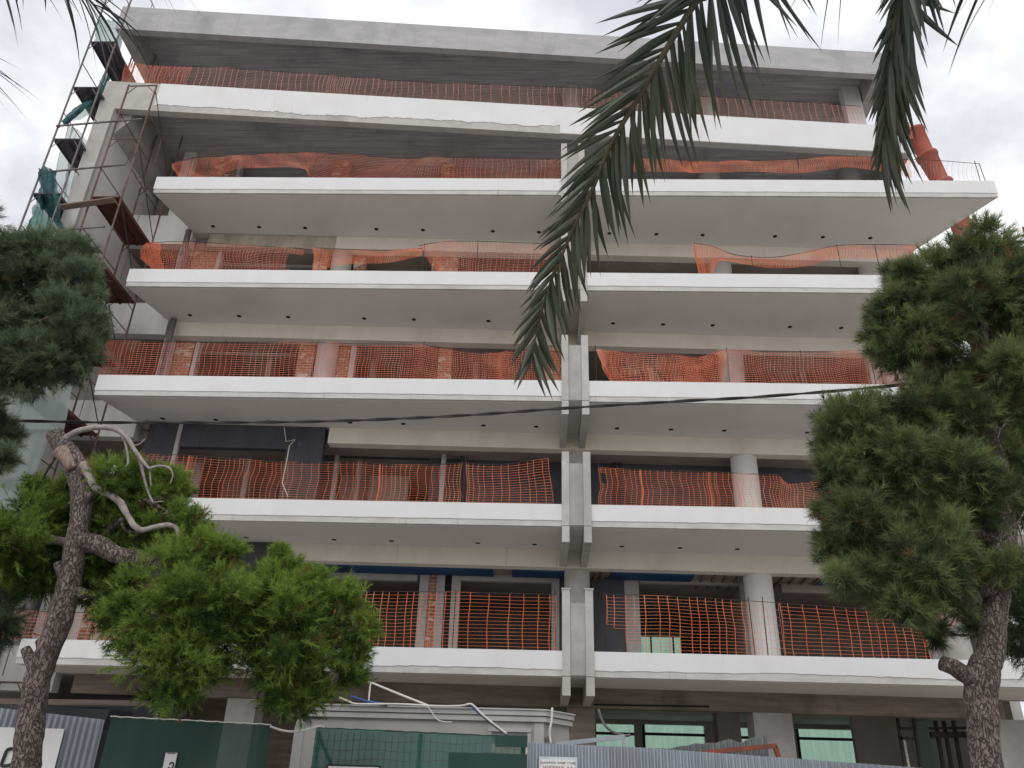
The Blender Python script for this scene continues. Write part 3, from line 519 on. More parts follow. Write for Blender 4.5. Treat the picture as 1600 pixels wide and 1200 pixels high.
def sheet(label, pts_rows, m, wr=.05, seed=0, name='debris_net', group='green nets on the left scaffold', sub=6, cat='debris net'):
    sub = 9
    rows = [smooth_path([Vector(p) for p in row], sub) for row in pts_rows]; cols_ = len(rows[0])
    full = []
    for c in range(cols_): full.append(smooth_path([rw[c] for rw in rows], sub))
    mb = MB(); nr = len(full[0])
    for c in range(cols_):
        for r_ in range(nr):
            p = full[c][r_]; e = mnoise.noise(Vector((c*.55, r_*.06, seed)))+.6*mnoise.noise(Vector((c*1.3, r_*.1, seed+3)))+.25*mnoise.noise(Vector((c*.5, r_*.5, seed+3)))
            mb.v.append(tuple(p+Vector((e*wr*.4, e*wr, .2*e*wr))))
    for c in range(cols_-1):
        for r_ in range(nr-1): mb.f.append((c*nr+r_, (c+1)*nr+r_, (c+1)*nr+r_+1, c*nr+r_+1))
    o = mb.build(name, M[m], None, True); tag(o, label, cat, group); return o
Y0 = -1.05
sheet('pale green net sheet at the top of the left scaffold, beside the roof corner', [[onP(156, 28, Y0), onP(172, 31, Y0), onP(186, 33, 1)], [onP(148, 48, Y0), onP(166, 50, Y0), onP(187, 48, 1)], [onP(148, 64, Y0), onP(168, 70, .5), onP(184, 64, 1)]], 'gnet', .1, 3)
sheet('dark blue green net twisted into a rope hanging below the roof corner', [[onP(156, 66, .6), onP(172, 67, .6), onP(188, 52, 1)], [onP(160, 80, .6), onP(174, 82, .6), onP(187, 68, .9)], [onP(168, 97, .4), onP(174, 98, .4), onP(178, 97, .4)], [onP(160, 122, .1), onP(165, 124, .1), onP(169, 121, .1)], [onP(147, 146, -.4), onP(152, 150, -.4), onP(157, 147, -.4)], [onP(124, 168, -.9), onP(128, 172, -.9), onP(132, 168, -.9)], [onP(97, 190, Y0), onP(99, 194, Y0), onP(101, 192, Y0)]], 'gnet_dark', .12, 5)
sheet('small pale green net triangle below the twisted net', [[onP(108, 186, -.6), onP(125, 172, -.5), onP(143, 160, -.4)], [onP(112, 189, -.6), onP(128, 186, -.5), onP(144, 176, -.4)]], 'gnet', .06, 7)
sheet('green net panel hanging behind the end scaffold, level with the top parapet', [[onP(108, 196, 1.1), onP(125, 205, 1.1), onP(142, 232, 1.1)], [onP(100, 222, 1.1), onP(118, 230, 1.1), onP(140, 245, 1.1)], [onP(88, 268, 1.1), onP(110, 285, 1.1), onP(128, 285, 1.1)], [onP(84, 320, 1.1), onP(100, 335, 1.1), onP(122, 330, 1.1)]], 'gnet_pale', .12, 9)
sheet('dark green net bundle gathered on the left scaffold above the pine crown', [[onP(66, 266, Y0), onP(76, 262, Y0), onP(86, 268, Y0)], [onP(60, 292, Y0), onP(74, 290, Y0), onP(86, 294, Y0)], [onP(58, 318, Y0), onP(76, 322, -.7), onP(94, 324, Y0)], [onP(56, 332, Y0), onP(78, 345, -.6), onP(98, 340, -.9)], [onP(44, 366, Y0), onP(70, 370, -.8), onP(104, 362, -.8)]], 'gnet_dark', .22, 11)
sheet('light green net skirt on the left scaffold touching the pine crown', [[onP(58, 322, -1.2), onP(66, 330, -1.2), onP(78, 346, -1.2)], [onP(46, 350, -1.2), onP(60, 356, -1.2), onP(74, 362, -1.2)], [onP(30, 400, -1.2), onP(50, 400, -1.2), onP(70, 400, -1.2)]], 'gnet', .1, 13)
sheet('wide pale grey green net screen over the scaffold behind the sawn-off pine trunk', [[onP(-60, 560, -1.25), onP(20, 560, -1.2), onP(70, 560, -1.2), onP(121, 560, -1.2)], [onP(-70, 600, -1.25), onP(10, 600, -1.2), onP(60, 600, -1.2), onP(113, 600, -1.2)], [onP(-85, 671, -1.25), onP(0, 671, -1.2), onP(48, 671, -1.2), onP(100, 671, -1.2)]], 'gnet_pale', .05, 15)
sheet('lower pale net screen hanging behind the left trunk beneath the wide screen', [[onP(-90, 660, -1.1), onP(0, 660, -1.1), onP(45, 660, -1.1), onP(84, 660, -1.1)], [onP(-120, 800, -1.1), onP(-30, 800, -1.1), onP(0, 800, -1.1), onP(38, 800, -1.1)], [onP(-160, 980, -1.1), onP(-80, 980, -1.1), onP(-60, 980, -1.1), onP(-20, 980, -1.1)]], 'gnet_pale', .05, 17)
for i, (rr, lab) in enumerate(((gro, 'translucent green sheet hung outside the ground floor rear openings'), (up[:1], 'translucent green sheet hung outside the lit rear window of the lowest balcony'))):
    mb = MB(); xa, xb = min(r_[0] for r_ in rr)-.3, max(r_[1] for r_ in rr)+.3; z0, z1 = (.1, 4.9) if i == 0 else (5.6, 7.4); nn = 90
    for j in range(nn+1):
        x = xa+(xb-xa)*j/nn; y = 10.5+.06*math.sin(x*5)+.05*math.sin(x*13.7+1); mb.v += [(x, y, z0), (x, y+.05, z1)]
    mb.f = [(2*j, 2*j+2, 2*j+3, 2*j+1) for j in range(nn)]
    o = mb.build('green_sheet', M['gback'], None, True); tag(o, lab, 'plastic sheet')
# ------------------------------------------------------------------ debris chute on the right
ch = thing('debris_chute', 'orange plastic debris chute of stacked tapered sections behind the right balcony ends', 'debris chute', (onP(1604, 900, 3.2).x, 3.2, 0))
cp = smooth_path([onP(1428, 206, 3.2), onP(1442, 232, 3.2), onP(1462, 270, 3.2), onP(1490, 322, 3.2), onP(1504, 356, 3.2), onP(1514, 420, 3.3), onP(1530, 500, 3.4), onP(1545, 580, 3.4), onP(1560, 660, 3.3), onP(1575, 730, 3.2), onP(1592, 810, 3.2), onP(1604, 900, 3.2), Vector((onP(1604, 900, 3.2).x, 3.2, 3.6)), Vector((onP(1604, 900, 3.2).x, 3.2, .5))], 3)
acc = [cp[0]]; dist = 0
for p in cp[1:]:
    if (p-acc[-1]).length > .95: acc.append(p)
for a, b in zip(acc, acc[1:]):
    d = (b-a); s_ = MB().tube([a, a+d*.1, a+d*.101, b+d*.08], [.335, .335, .31, .25], 18, cap=False).build('chute_section', M['chute'], ch, True)
    MB().tube([a-d*.01, a+d*.05], [.35, .35], 18, cap=False).build('collar', M['chute'], s_, True)
MB().box(acc[0].x-.75, acc[0].x-.2, 3.0, 3.5, acc[0].z-.5, acc[0].z+.25).build('hopper', M['chute'], ch)
# distant mast at the right edge
ms = thing('aerial_mast', 'thin rusty aerial mast with cross bars behind the right pine top', 'antenna', (onP(1599, 430, 6).x, 6, 0))
bp_ = onP(1599, 430, 6); tp_ = onP(1599, 355, 6)
MB().tube([Vector((bp_.x, bp_.y, 0)), tp_], .05, 8).build('pole', M['rustbar'], ms)
for y_ in (378, 388, 398): MB().tube([onP(1585, y_, 6), onP(1615, y_+1, 6)], .04, 6).build('cross_bar', M['timber'], ms)
# ------------------------------------------------------------------ overhead cable
cb_ = thing('overhead_cable', 'black twisted overhead cable crossing in front of the balconies', 'cable', tuple(onP(880, 638, -7.5)))
cpts = smooth_path([onP(x, y, -7.5) for x, y in ((-700, 640), (-300, 652), (0, 657), (160, 660), (310, 660), (460, 659), (600, 655), (740, 648), (880, 638), (1040, 628), (1200, 619), (1420, 600), (1700, 566), (2200, 480))], 14)
for s_ in (0, 1):
    tw = [p+Vector((0,   .011*math.cos(i*.55+s_*math.pi), .011*math.sin(i*.55+s_*math.pi))) for i, p in enumerate(cpts)]
    MB().tube(tw, .0135, 6).build('strand', M['steel_dark'], cb_)
for i, (q, lab) in enumerate(((((-200, 985), (0, 903), (58, 880)), 'upper black service wire leading left behind the leaning trunk'), (((-200, 1010), (0, 933), (72, 911)), 'lower grey service wire leading left behind the leaning trunk'))):
    o = MB().tube([onP(x, y, -8.2) for x, y in q], .012, 5).build('service_wire', M['steel_dark' if i == 0 else 'scaf']); tag(o, lab, 'cable')
# ------------------------------------------------------------------ fences along the pavement
YF = -7.5
def corrugated(name, label, x0, x1, z0, ztop, pitch=.075, dep=.018, m='zinc', y=YF, torn=0., group=None, cat='fence'):
    mb = MB(); n_ = int((x1-x0)/pitch*6); r = random.Random(int(x0*10))
    for i in range(n_+1):
        x = x0+(x1-x0)*i/n_; ph = (i % 6)/6; yy = y-dep*(1 if ph in (1/6, 2/6) else (-1 if ph in (4/6, 5/6) else 0))
        zt = np.interp(x, *zip(*ztop)); zt += torn*(mnoise.noise((x*2.2, 0, 4))+.6*mnoise.noise((x*7, 0, 9)))
        mb.v += [(x, yy, z0), (x, yy, zt), (x, yy+.004, z0), (x, yy+.004, zt)]
    for i in range(n_):
        a = 4*i; b = a+4; mb.f += [(a, b, b+1, a+1), (a+2, a+3, b+3, b+2), (a+1, b+1, b+3, a+3)]
    root = thing(name, label, cat, (x0, y, z0), group)
    mb.build('sheet', M[m], root)
    p = MB(); 
    for x in np.arange(x0+.2, x1, 1.8): p.box(x, x+.05, y+.03, y+.08, z0, np.interp(x, *zip(*ztop))-.15)
    p.build('post', M['scaf'], root); return root
def X(px, py, Y=YF): return onP(px, py, Y).x
corrugated('corrugated_fence', 'grey corrugated metal hoarding at the left, with a blank white board fixed on it', -9, X(165, 1120), .12, [(-9, 2.68), (-6.4, 2.66), (X(165, 1120), 2.56)], y=YF)
corrugated('corrugated_fence', 'pale grey corrugated metal hoarding along the right, carrying the printed notice', X(826, 1160), 10, .12, [(X(826, 1160), 2.43), (X(1000, 1168), 2.41), (X(1200, 1183), 2.35), (X(1420, 1199), 2.28), (10, 2.0)], y=YF)
corrugated('torn_sheet', 'torn dull corrugated sheet with ragged top behind the right hoarding', X(1005, 1170, -7), X(1200, 1170, -7), .12, [(X(1005, 1170, -7), 2.44), (X(1110, 1165, -7), 2.5), (X(1140, 1155, -7), 2.58), (X(1200, 1155, -7), 2.6)], m='zinc_old', y=-7, torn=.05, cat='metal sheet')
def screen(label, pxs, ztops, m, wire=None, seed=0):
    x0, x1 = X(pxs[0], 1150), X(pxs[1], 1150); root = thing('shade_net_screen', label, 'fence', (x0, YF, .12), 'green net screens along the pavement')
    mb = MB(); nx, nz = 60, 16
    for i in range(nx+1):
        for j in range(nz+1):
            u, v = i/nx, j/nz; x = x0+(x1-x0)*u; zt = ztops[0]+(ztops[1]-ztops[0])*u-.015*abs(math.sin(u*9))
            e = mnoise.noise((x*1.6, v*2.5, seed))
            mb.v.append((x, YF+.06*e+.02*mnoise.noise((x*7, v*1.5, seed+2)), .12+(zt-.12)*v))
    for i in range(nx):
        for j in range(nz): a = i*(nz+1)+j; mb.f.append((a, a+nz+1, a+nz+2, a+1))
    mb.build('net', M[m], root, True)
    MB().tube([(x0+(x1-x0)*i/30, YF-.01, ztops[0]+(ztops[1]-ztops[0])*i/30-.012+.004*math.sin(i*2.3)) for i in range(31)], .007, 6).build('top_cord', M['pvc' if wire is None else 'screen_dark'], root)
    for x in (x0+.03, (x0+x1)/2, x1-.03): MB().tube([(x, YF+.07, .12), (x, YF+.07, min(ztops)+.0)], .025, 8).build('post', M['steel_dark'], root)
    MB().tube([(x0+.03, YF+.09, min(ztops)-.05), (x0+1.3, YF+.09, .3)], .025, 6).build('brace', M['steel_dark'], root)
    if wire:
        g = MB()
        for x in np.arange(x0+.02, x1, .075): g.tube([(x, YF-.045, 1.2), (x, YF-.045, np.interp(x, (x0, x1), ztops)-.05)], .0028, 4)
        for z in np.arange(1.2, min(ztops)-.05, .1):
            g.tube([(x0+(x1-x0)*q/24, YF-.05, z+.012*math.sin(q*.9+z*9)) for q in range(25)], .0028, 4)
        g.build('wire_mesh', M['steel_dark'], root)
    return root
SL1 = screen('dark green net screen at the left, carrying the small white sign', (166, 421), (2.61, 2.565), 'screen_dark', None, 2)
SR1 = screen('mid green net screen over wire mesh in front of the site cabin', (492, 822), (2.545, 2.5), 'screen', True, 6)
mb = MB(); x0, x1 = X(702, 1178), X(824, 1178); mb.box(x0, x1, YF-.075, YF-.068, .5, onP(702, 1176, YF).z); mb.box(X(775, 1150), x1, YF-.075, YF-.068, onP(800, 1168, YF).z, onP(800, 1150, YF).z)
mb.build('overlap_patch', M['screen_dark'], SR1, label='doubled dark patch of net')
o = MB().tube(smooth_path([onP(422, 1135, YF-.03), onP(440, 1141, YF-.03), onP(460, 1143, YF-.03), onP(480, 1140, YF-.03), onP(497, 1135, YF-.03), onP(507, 1136, YF-.03)], 4), .012, 6).build('rope', M['pvc']); tag(o, 'white rope slung between the two green net screens', 'rope')
# signs and boards
def text(body, size, x, y, z, m, parent, name='lettering', shear=0.):
    cu = bpy.data.curves.new(name, 'FONT'); cu.body = body; cu.size = size; cu.align_x = 'CENTER'; cu.shear = shear; cu.extrude = .001
    t = bpy.data.objects.new(name, cu); COL.objects.link(t); dg = bpy.context.evaluated_depsgraph_get(); me = bpy.data.meshes.new_from_object(t.evaluated_get(dg)); bpy.data.objects.remove(t)
    me.transform(Matrix.Rotation(R(90), 4, 'X')); me.transform(Matrix.Translation(Vector((x, y, z))-Vector(parent_loc(parent)))); me.materials.clear()
    return link(name, me, M[m], parent)
def board(label, px0, px1, pytop, h, y, border=None, bm='signborder', lean=0., cat='sign', name='sign_board'):
    a, b = onP(px0, pytop, y), onP(px1, pytop, y); zt = (a.z+b.z)/2; root = thing(name, label, cat, (a.x, y, zt-h))
    MB().box(a.x, b.x, y, y+.012, zt-h, zt).build('panel', M['signwhite'], root)
    if border:
        MB().box(a.x-border, b.x+border, y+.004, y+.009, zt, zt+border).box(a.x-border, a.x, y+.004, y+.009, zt-h, zt).box(b.x, b.x+border, y+.004, y+.009, zt-h, zt).build('border', M[bm], root)
    return root, a.x, b.x, zt
rt, xa, xb, zt = board('printed notice with pale border on the right corrugated hoarding', 846, 898, 1187, .5, YF-.035, .03)
text('DIAKHPYEH  EYMEP  Y TIME', .032, (xa+xb)/2, YF-.037, zt-.045, 'ink', rt); text('SANESPAKAI  A.A.', .045, (xa+xb)/2, YF-.037, zt-.095, 'ink_red', rt); text('OIKO  EPFASIES', .04, (xa+xb)/2, YF-.037, zt-.15, 'ink', rt)
rt, xa, xb, zt = board('small narrow white sign with a black hook mark on the dark green net screen', 259, 277, 1176, .42, YF-.07)
mb = MB().tube(smooth_path([(xa+.07, YF-.074, zt-.125), (xa+.09, YF-.074, zt-.105), (xa+.115, YF-.074, zt-.115), (xa+.12, YF-.074, zt-.145), (xa+.1, YF-.074, zt-.17)], 4), .009, 5).tube([(xa+.072, YF-.074, zt-.15), (xa+.06, YF-.074, zt-.2)], .009, 5); mb.build('mark', M['ink'], rt)
MB().box(xa+.02, xb-.02, YF-.078, YF-.071, zt-.012, zt+.008).build('clip', M['scaf'], rt)
rt, xa, xb, zt = board('white board with dark frame low on the mid green net screen', 513, 592, 1198, .5, YF-.08, .02, 'ink')
rt, xa, xb, zt = board('blank white board with a black bent handle on the left corrugated hoarding', -40, 101, 1137, 1.2, YF-.06, name='white_board', cat='board')
MB().tube(smooth_path([onP(24, 1170, YF-.075), onP(12, 1171, YF-.08), onP(6, 1183, YF-.08), onP(2, 1196, YF-.08), onP(12, 1196, YF-.08), onP(22, 1193, YF-.075)], 3), .018, 6).build('handle', M['steel_dark'], rt)
# things behind the left hoarding
o = MB().hexa([(-8.5, -7.3, 2.5), (X(170, 1120, -7.2), -7.3, 2.45), (X(170, 1120, -7.2), -6.6, 2.5), (-8.5, -6.6, 2.5), (-8.5, -7.25, 2.78), (X(172, 1120, -7.2), -7.25, 2.70), (X(172, 1120, -7.2), -6.6, 2.74), (-8.5, -6.6, 2.8)]).build('tarpaulin', M['tarp']); tag(o, 'black tarpaulin bundle along the top of the left corrugated hoarding', 'tarpaulin')
o = MB().bar(onP(-60, 1096, -6), onP(232, 1100, -6), .2, .07).build('timber_beam', M['timber']); tag(o, 'weathered timber beam lying behind the tarpaulin at the left', 'beam')
o = MB().bar(onP(175, 1112, -6.3), onP(285, 1113, -6.3), .3, .09).build('covered_stack', M['tarp']); tag(o, 'dark covered stack of materials above the dark green screen', 'material stack')
# site cabin with cornice and chamfered corner
cx0, cx1, cy = X(462, 1130, -5.8), X(850, 1130, -5.8), -5.8
CBN = thing('site_cabin', 'grey portable site cabin with stepped cornice behind the mid green screen', 'cabin', ((cx0+cx1)/2, cy, .05))
CH = .36
MB().prism([(cx0, cy), (cx1, cy), (cx1+CH, cy+CH*1.3), (cx1+CH, -3.4), (cx0, -3.4)], .05, 2.83).build('wall', M['cabin'], CBN)
for z0, z1, e in ((2.825, 2.885, .05), (2.886, 2.9, .02), (2.901, 2.965, .07), (2.966, 2.985, .09)):
    MB().prism([(cx0-e-.16, cy-e), (cx1+.4*e, cy-e), (cx1+CH+e, cy+CH*1.3-.4*e), (cx1+CH+e, -3.4), (cx0-e-.16, -3.4)], z0, z1).build('cornice', M['cabin_trim'], CBN)
for x in (cx0, cx1-.13): MB().box(x, x+.13, cy-.018, cy-.001, .05, 2.82).build('corner_post', M['cabin_trim'], CBN)
wx0, wx1 = X(763, 1140, cy), X(830, 1140, cy)
wf = MB().box(wx0, wx1, cy-.05, cy-.002, 2.69, 2.74).box(wx0, wx0+.05, cy-.04, cy-.002, 1.2, 2.688).box(wx1-.05, wx1, cy-.04, cy-.002, 1.2, 2.688).build('window', M['cabin_trim'], CBN)
MB().box(wx0+.052, wx1-.052, cy-.03, cy-.003, 2.56, 2.686).build('shutter_box', M['zinc_old'], wf); MB().box(wx0+.052, wx1-.052, cy-.02, cy-.003, 1.2, 2.558).build('blind', M['cream'], wf)
text('(Tuiciolaicia', .075, X(491, 1122, cy), cy-.006, onP(491, 1124, cy).z, 'ink', CBN); 
MB().tube([(X(463, 1122, cy), cy-.004, onP(463, 1122, cy).z), (X(463, 1122, cy), cy-.02, onP(463, 1122, cy).z)], .035, 10).build('socket', M['ink'], CBN)
MB().tube([(cx1+.06, cy-.01, 2.62), (cx1+.06, cy+.04, 2.62)], .035, 12).build('vent_pipe', M['scaf'], CBN)
def hose(label, pts, r, m, Y, name='hose'):
    o = MB().tube(smooth_path([onP(x, y, Y) for x, y in pts], 4), r, 7).build(name, M[m], None, True); tag(o, label, 'hose', 'hoses and cables on the site cabin'); return o
hose('white hose lying along the cabin roof edge from the pine foliage', [(530, 1090), (545, 1096), (560, 1100), (620, 1100), (680, 1103), (715, 1103), (733, 1101)], .013, 'pvc', -5.95)
hose('straight white pipe sloping down from the beam to the cabin roof', [(574, 1064), (620, 1083), (668, 1102)], .015, 'pvc', -5.6, 'pipe')
hose('thin white upright pipe at the left of the sloping pipe', [(579, 1068), (577, 1085), (576, 1099)], .012, 'pvc', -5.6, 'pipe')
hose('thick white hose hanging over the cornice towards the cabin window', [(728, 1101), (738, 1101), (752, 1115), (770, 1130), (792, 1147)], .014, 'pvc', -6.0)
hose('blue hose running beside the white one towards the cabin window', [(736, 1103), (750, 1116), (772, 1134), (794, 1150)], .012, 'bluehose', -5.97)
hose('dark blue cable emerging from the pine foliage above the cabin', [(548, 1088), (575, 1096), (605, 1101)], .016, 'bluehose', -5.9)
hose('white downpipe at the right corner of the cabin', [(863, 1106), (862, 1125), (859, 1145), (861, 1162)], .016, 'pvc', -5.95)
hose('thin pale cable looping below the cornice', [(668, 1103), (674, 1112), (683, 1124), (695, 1128), (706, 1128)], .008, 'pvc', -5.96)
hose('grey cable drooping beside the central ground pier', [(935, 1108), (942, 1128), (955, 1142), (975, 1149), (985, 1148)], .02, 'scaf', -4.5)
o = MB().bar(onP(870, 1163, -7.1), onP(976, 1151, -7.1), .03, .05).bar(onP(975, 1151, -7.1), onP(975, 1172, -7.1), .03, .04).build('metal_frame', M['zinc']); tag(o, 'thin bent galvanised frame leaning above the right hoarding', 'metal frame')
o = MB().bar(onP(1098, 1176, -7.2), onP(1213, 1165, -7.2), .05, .05).bar(onP(1211, 1166, -7.2), onP(1217, 1184, -7.2), .05, .05).build('angle_iron', M['rustbar']); tag(o, 'rusty bent angle iron lying over the right hoarding', 'angle iron')
pr = thing('steel_prop_frame', 'black steel prop frame standing in the ground floor, right of centre', 'prop', tuple(onP(1420, 1250, 2.6)))
for x in (1402, 1427): MB().bar(onP(x, 1122, 2.6), onP(x+13, 1205, 2.6), .06).bar(onP(x+13, 1205, 2.6), Vector((onP(x+15, 1205, 2.6).x, 2.6, 0)), .06).build('leg', M['steel_dark'], pr)
for y in (1138, 1153): MB().bar(onP(1404, y, 2.6), onP(1429, y+1, 2.6), .06).build('crossbar', M['steel_dark'], pr)
MB().bar(onP(1412, 1155, 2.7), onP(1421, 1205, 2.7), .05).build('tube', M['pvc'], pr)
pr = thing('steel_prop_frame', 'black steel prop frame with a cross beam just left of the right pine trunk', 'prop', tuple(onP(1490, 1250, 3)))
for x in (1461, 1474, 1489): MB().bar(onP(x, 1126, 3), onP(x+14, 1205, 3), .07).bar(onP(x+14, 1205, 3), Vector((onP(x+16, 1205, 3).x, 3, 0)), .07).build('leg', M['steel_dark'], pr)
MB().bar(onP(1454, 1148, 2.9), onP(1515, 1148, 2.9), .12).bar(onP(1452, 1138, 2.9), onP(1515, 1137, 2.9), .05).build('crossbar', M['steel_dark'], pr)
# ------------------------------------------------------------------ pines
def foliage(name, clumps, m, parent, dens=900, nl=26, seed=1, ln=(.075, .14), tint0=0.):
    g = np.random.default_rng(seed); P = []; A = []; T = []
    for c, r, tb in clumps:
        an = g.uniform(.72, 1.28, 3)
        ns = max(5, int(7+r*26)); su = g.normal(size=(ns, 3)); su[:, 2] += .25; su /= np.linalg.norm(su, axis=1)[:, None]
        cen = np.array(c)+su*(r*g.uniform(.5, .98, (ns, 1)))*an; st = tb+g.normal(size=ns)*.24+.24*su[:, 2]  # clump tops tinted lighter: light from above put into the needle colour
        for q in range(ns):
            sr = r*g.uniform(.26, .42)+.035; k = max(8, int(dens*.42*sr*sr*(r/sr)**.5)); u = g.normal(size=(k, 3)); u /= np.linalg.norm(u, axis=1)[:, None]
            P.append(cen[q]+u*(sr*g.random(k)**.5)[:, None]*np.array([1, 1, .72])); a = u*.75+su[q]*.55+np.array([0, 0, .22])+g.normal(size=(k, 3))*.25
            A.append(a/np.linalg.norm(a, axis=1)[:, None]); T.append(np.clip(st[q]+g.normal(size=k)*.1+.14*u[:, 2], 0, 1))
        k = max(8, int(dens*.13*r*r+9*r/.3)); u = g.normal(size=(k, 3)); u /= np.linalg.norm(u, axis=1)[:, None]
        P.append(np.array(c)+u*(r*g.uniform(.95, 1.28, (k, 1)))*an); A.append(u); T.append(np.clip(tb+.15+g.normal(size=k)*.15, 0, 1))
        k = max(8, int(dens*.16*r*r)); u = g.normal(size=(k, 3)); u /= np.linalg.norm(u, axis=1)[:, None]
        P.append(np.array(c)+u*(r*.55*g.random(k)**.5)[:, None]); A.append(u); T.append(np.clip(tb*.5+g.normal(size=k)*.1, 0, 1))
    P = np.concatenate(P); A = np.concatenate(A); T = np.concatenate(T); k = len(P)
    q = g.normal(size=(k, nl, 3)); q -= (q*A[:, None]).sum(-1, keepdims=True)*A[:, None]; q /= np.linalg.norm(q, axis=2, keepdims=True)
    phi = np.radians(g.uniform(12, 62, (k, nl, 1))); d = A[:, None]*np.cos(phi)+q*np.sin(phi)
    ll = g.uniform(ln[0], ln[1], (k, nl, 1)); b0 = P[:, None]+A[:, None]*g.uniform(-.07, .06, (k, nl, 1))
    wv = np.cross(d, g.normal(size=(k, nl, 3))); wv /= np.linalg.norm(wv, axis=2, keepdims=True); wv *= g.uniform(.0022, .004, (k, nl, 1))
    V = np.stack([b0-wv, b0+wv, b0+d*ll], 2).reshape(-1, 3)-np.array(parent_loc(parent))
    nf = k*nl; me = bpy.data.meshes.new(name); me.vertices.add(nf*3); me.vertices.foreach_set('co', V.astype('f').ravel())
    me.loops.add(nf*3); me.loops.foreach_set('vertex_index', np.arange(nf*3, dtype='i')); me.polygons.add(nf)
    me.polygons.foreach_set('loop_start', np.arange(0, nf*3, 3, dtype='i'))
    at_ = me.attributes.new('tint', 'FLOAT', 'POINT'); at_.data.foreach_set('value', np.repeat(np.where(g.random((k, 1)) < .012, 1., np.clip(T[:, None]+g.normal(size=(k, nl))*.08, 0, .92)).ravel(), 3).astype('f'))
    me.update(); me.validate(); return link(name, me, M[m], parent)
def clumps_px(L, Y, tb=.4, k_=1.):
    out = []; r = random.Random(len(L))
    for t in L:
        x, y, rp = t[:3]; dy = t[3] if len(t) > 3 else r.uniform(-.35, .35); c = onP(x, y, Y+dy); out.append((c, rp*dep(c)/FPX*k_, t[4] if len(t) > 4 else tb+r.uniform(-.15, .15)))
    return out
FWD = lin(0, 0, 1)
def dep(p): return (p-CAM).dot(FWD)
def limb(mb, pts, Y, r0, r1, n_=10, jit=.12, dy=0.):
    p = smooth_path([onP(q[0], q[1], Y+(q[2] if len(q) > 2 else 0)) for q in pts], 5); k = len(p); return mb.tube(p, list(np.linspace(r0, r1, k)), n_, jit)
def twigs(mb, clumps, anchor, seed):
    r = random.Random(seed)
    for c, rad, _ in clumps:
        a = min(anchor, key=lambda q: (q-c).length)
        mid = a.lerp(c, .5)+Vector((r.uniform(-.1, .1), r.uniform(-.1, .1), -.08)); mb.tube(smooth_path([a, mid, c], 3), list(np.linspace(.022, .01, 7)), 5)
        for _ in range(3):
            e = c+Vector((r.uniform(-1, 1), r.uniform(-1, 1), r.uniform(-.6, .8)))*rad*.7; mb.tube([c, e], [.009, .004], 4)
# left pine: sawn-off leaning trunk, bright low crown
YA = -9.0
tr = [(34, 1330, 25), (37, 1260, 24), (41, 1198, 22.5), (48, 1130, 21), (58, 1065, 20.5), (78, 1010, 19), (97, 960, 19), (108, 910, 19), (117, 860, 17.5), (126, 810, 16.5), (129, 770, 20), (124, 742, 19), (111, 716, 17.5), (97, 697, 16), (86, 679, 15)]
p0 = onP(36, 1330, YA); PL = thing('pine_tree', 'leaning pine with a sawn-off trunk top and a bright green low crown', 'tree', (p0.x-.02, p0.y, .1))
tp = smooth_path([Vector((p0.x-.02, p0.y, .1))]+[onP(x, y, YA) for x, y, _ in tr], 6); rr = interp([.25]+[.93*r_*dep(onP(x, y, YA))/FPX for x, y, r_ in tr], len(tp))
mb = MB().tube(tp, rr, 32, .12)
limb(mb, [(118, 848), (150, 850), (182, 866), (212, 873), (245, 880)], YA, .12, .08, 14, .1)
for s_ in ([(112, 912), (98, 896), (90, 880)], [(112, 930), (124, 926), (134, 930)], [(60, 1050), (48, 1030), (40, 1013)], [(128, 768), (146, 778)], [(70, 1015), (62, 1000)]): limb(mb, s_, YA-.05, .075, .05, 10, .15)
limb(mb, [(112, 850), (70, 842), (30, 850), (-20, 850)], YA, .06, .02); limb(mb, [(240, 878), (300, 915), (380, 960), (460, 1000), (540, 1010)], YA, .08, .02); limb(mb, [(245, 880), (270, 960), (290, 1040)], YA, .06, .02); limb(mb, [(150, 850), (190, 810), (230, 780)], YA+.2, .05, .015); limb(mb, [(300, 915), (350, 890), (430, 900)], YA, .04, .015)
CL = [(200, 760, 45), (245, 775, 45, .3), (165, 745, 30), (262, 745, 22), (130, 790, 45, .5), (90, 805, 45, .4), (40, 820, 55), (5, 845, 50), (130, 840, 50, .5), (55, 875, 45, .3), (10, 890, 30), (200, 820, 55, .4), (175, 880, 50, .4), (150, 930, 35, .5, .1), (185, 930, 40, .4, .1), (110, 870, 40, .5), (235, 835, 45, .2), (285, 800, 18), (300, 810, 20), (95, 770, 28, .4), (70, 915, 30, .4, .15),
      (275, 890, 50, -.2, .6), (330, 875, 50, -.1, .6), (356, 862, 28, 0, .65), (205, 945, 42, -.3, .55), (265, 950, 55, -.4, .6), (330, 940, 60, -.4), (418, 930, 40, .1, .6), (440, 880, 17, 0, .65), (438, 865, 8, 0, .65), (450, 895, 20, 0, .6), (430, 925, 50, -.1, .6), (480, 930, 38, 0, .6), (300, 1010, 55, -.4), (235, 1030, 45, -.3), (280, 1068, 38, -.3, .5), (335, 1010, 38, 0, .2), (412, 992, 44, .1), (455, 980, 55, -.3), (535, 950, 36, 0, .6), (558, 985, 28, 0, .5), (505, 1015, 45, 0, .45), (455, 1055, 40, -.1, .4), (535, 1050, 32, 0, .4), (430, 1082, 28, -.1, .35), (490, 1085, 30, 0, .3), (170, 970, 22, -.2), (555, 1025, 26), (215, 990, 35, -.3), (350, 970, 50, -.3), (300, 965, 45, .1), (410, 1042, 26, 0, .4), (425, 1050, 34), (330, 1050, 30), (250, 1075, 26), (445, 1100, 20), (60, 760, 24, .4), (300, 840, 35, .1), (285, 770, 14), (20, 870, 40, .3), (470, 1105, 18, 0, .2), (505, 905, 15)]
cl = clumps_px(CL, YA, .52, .97)
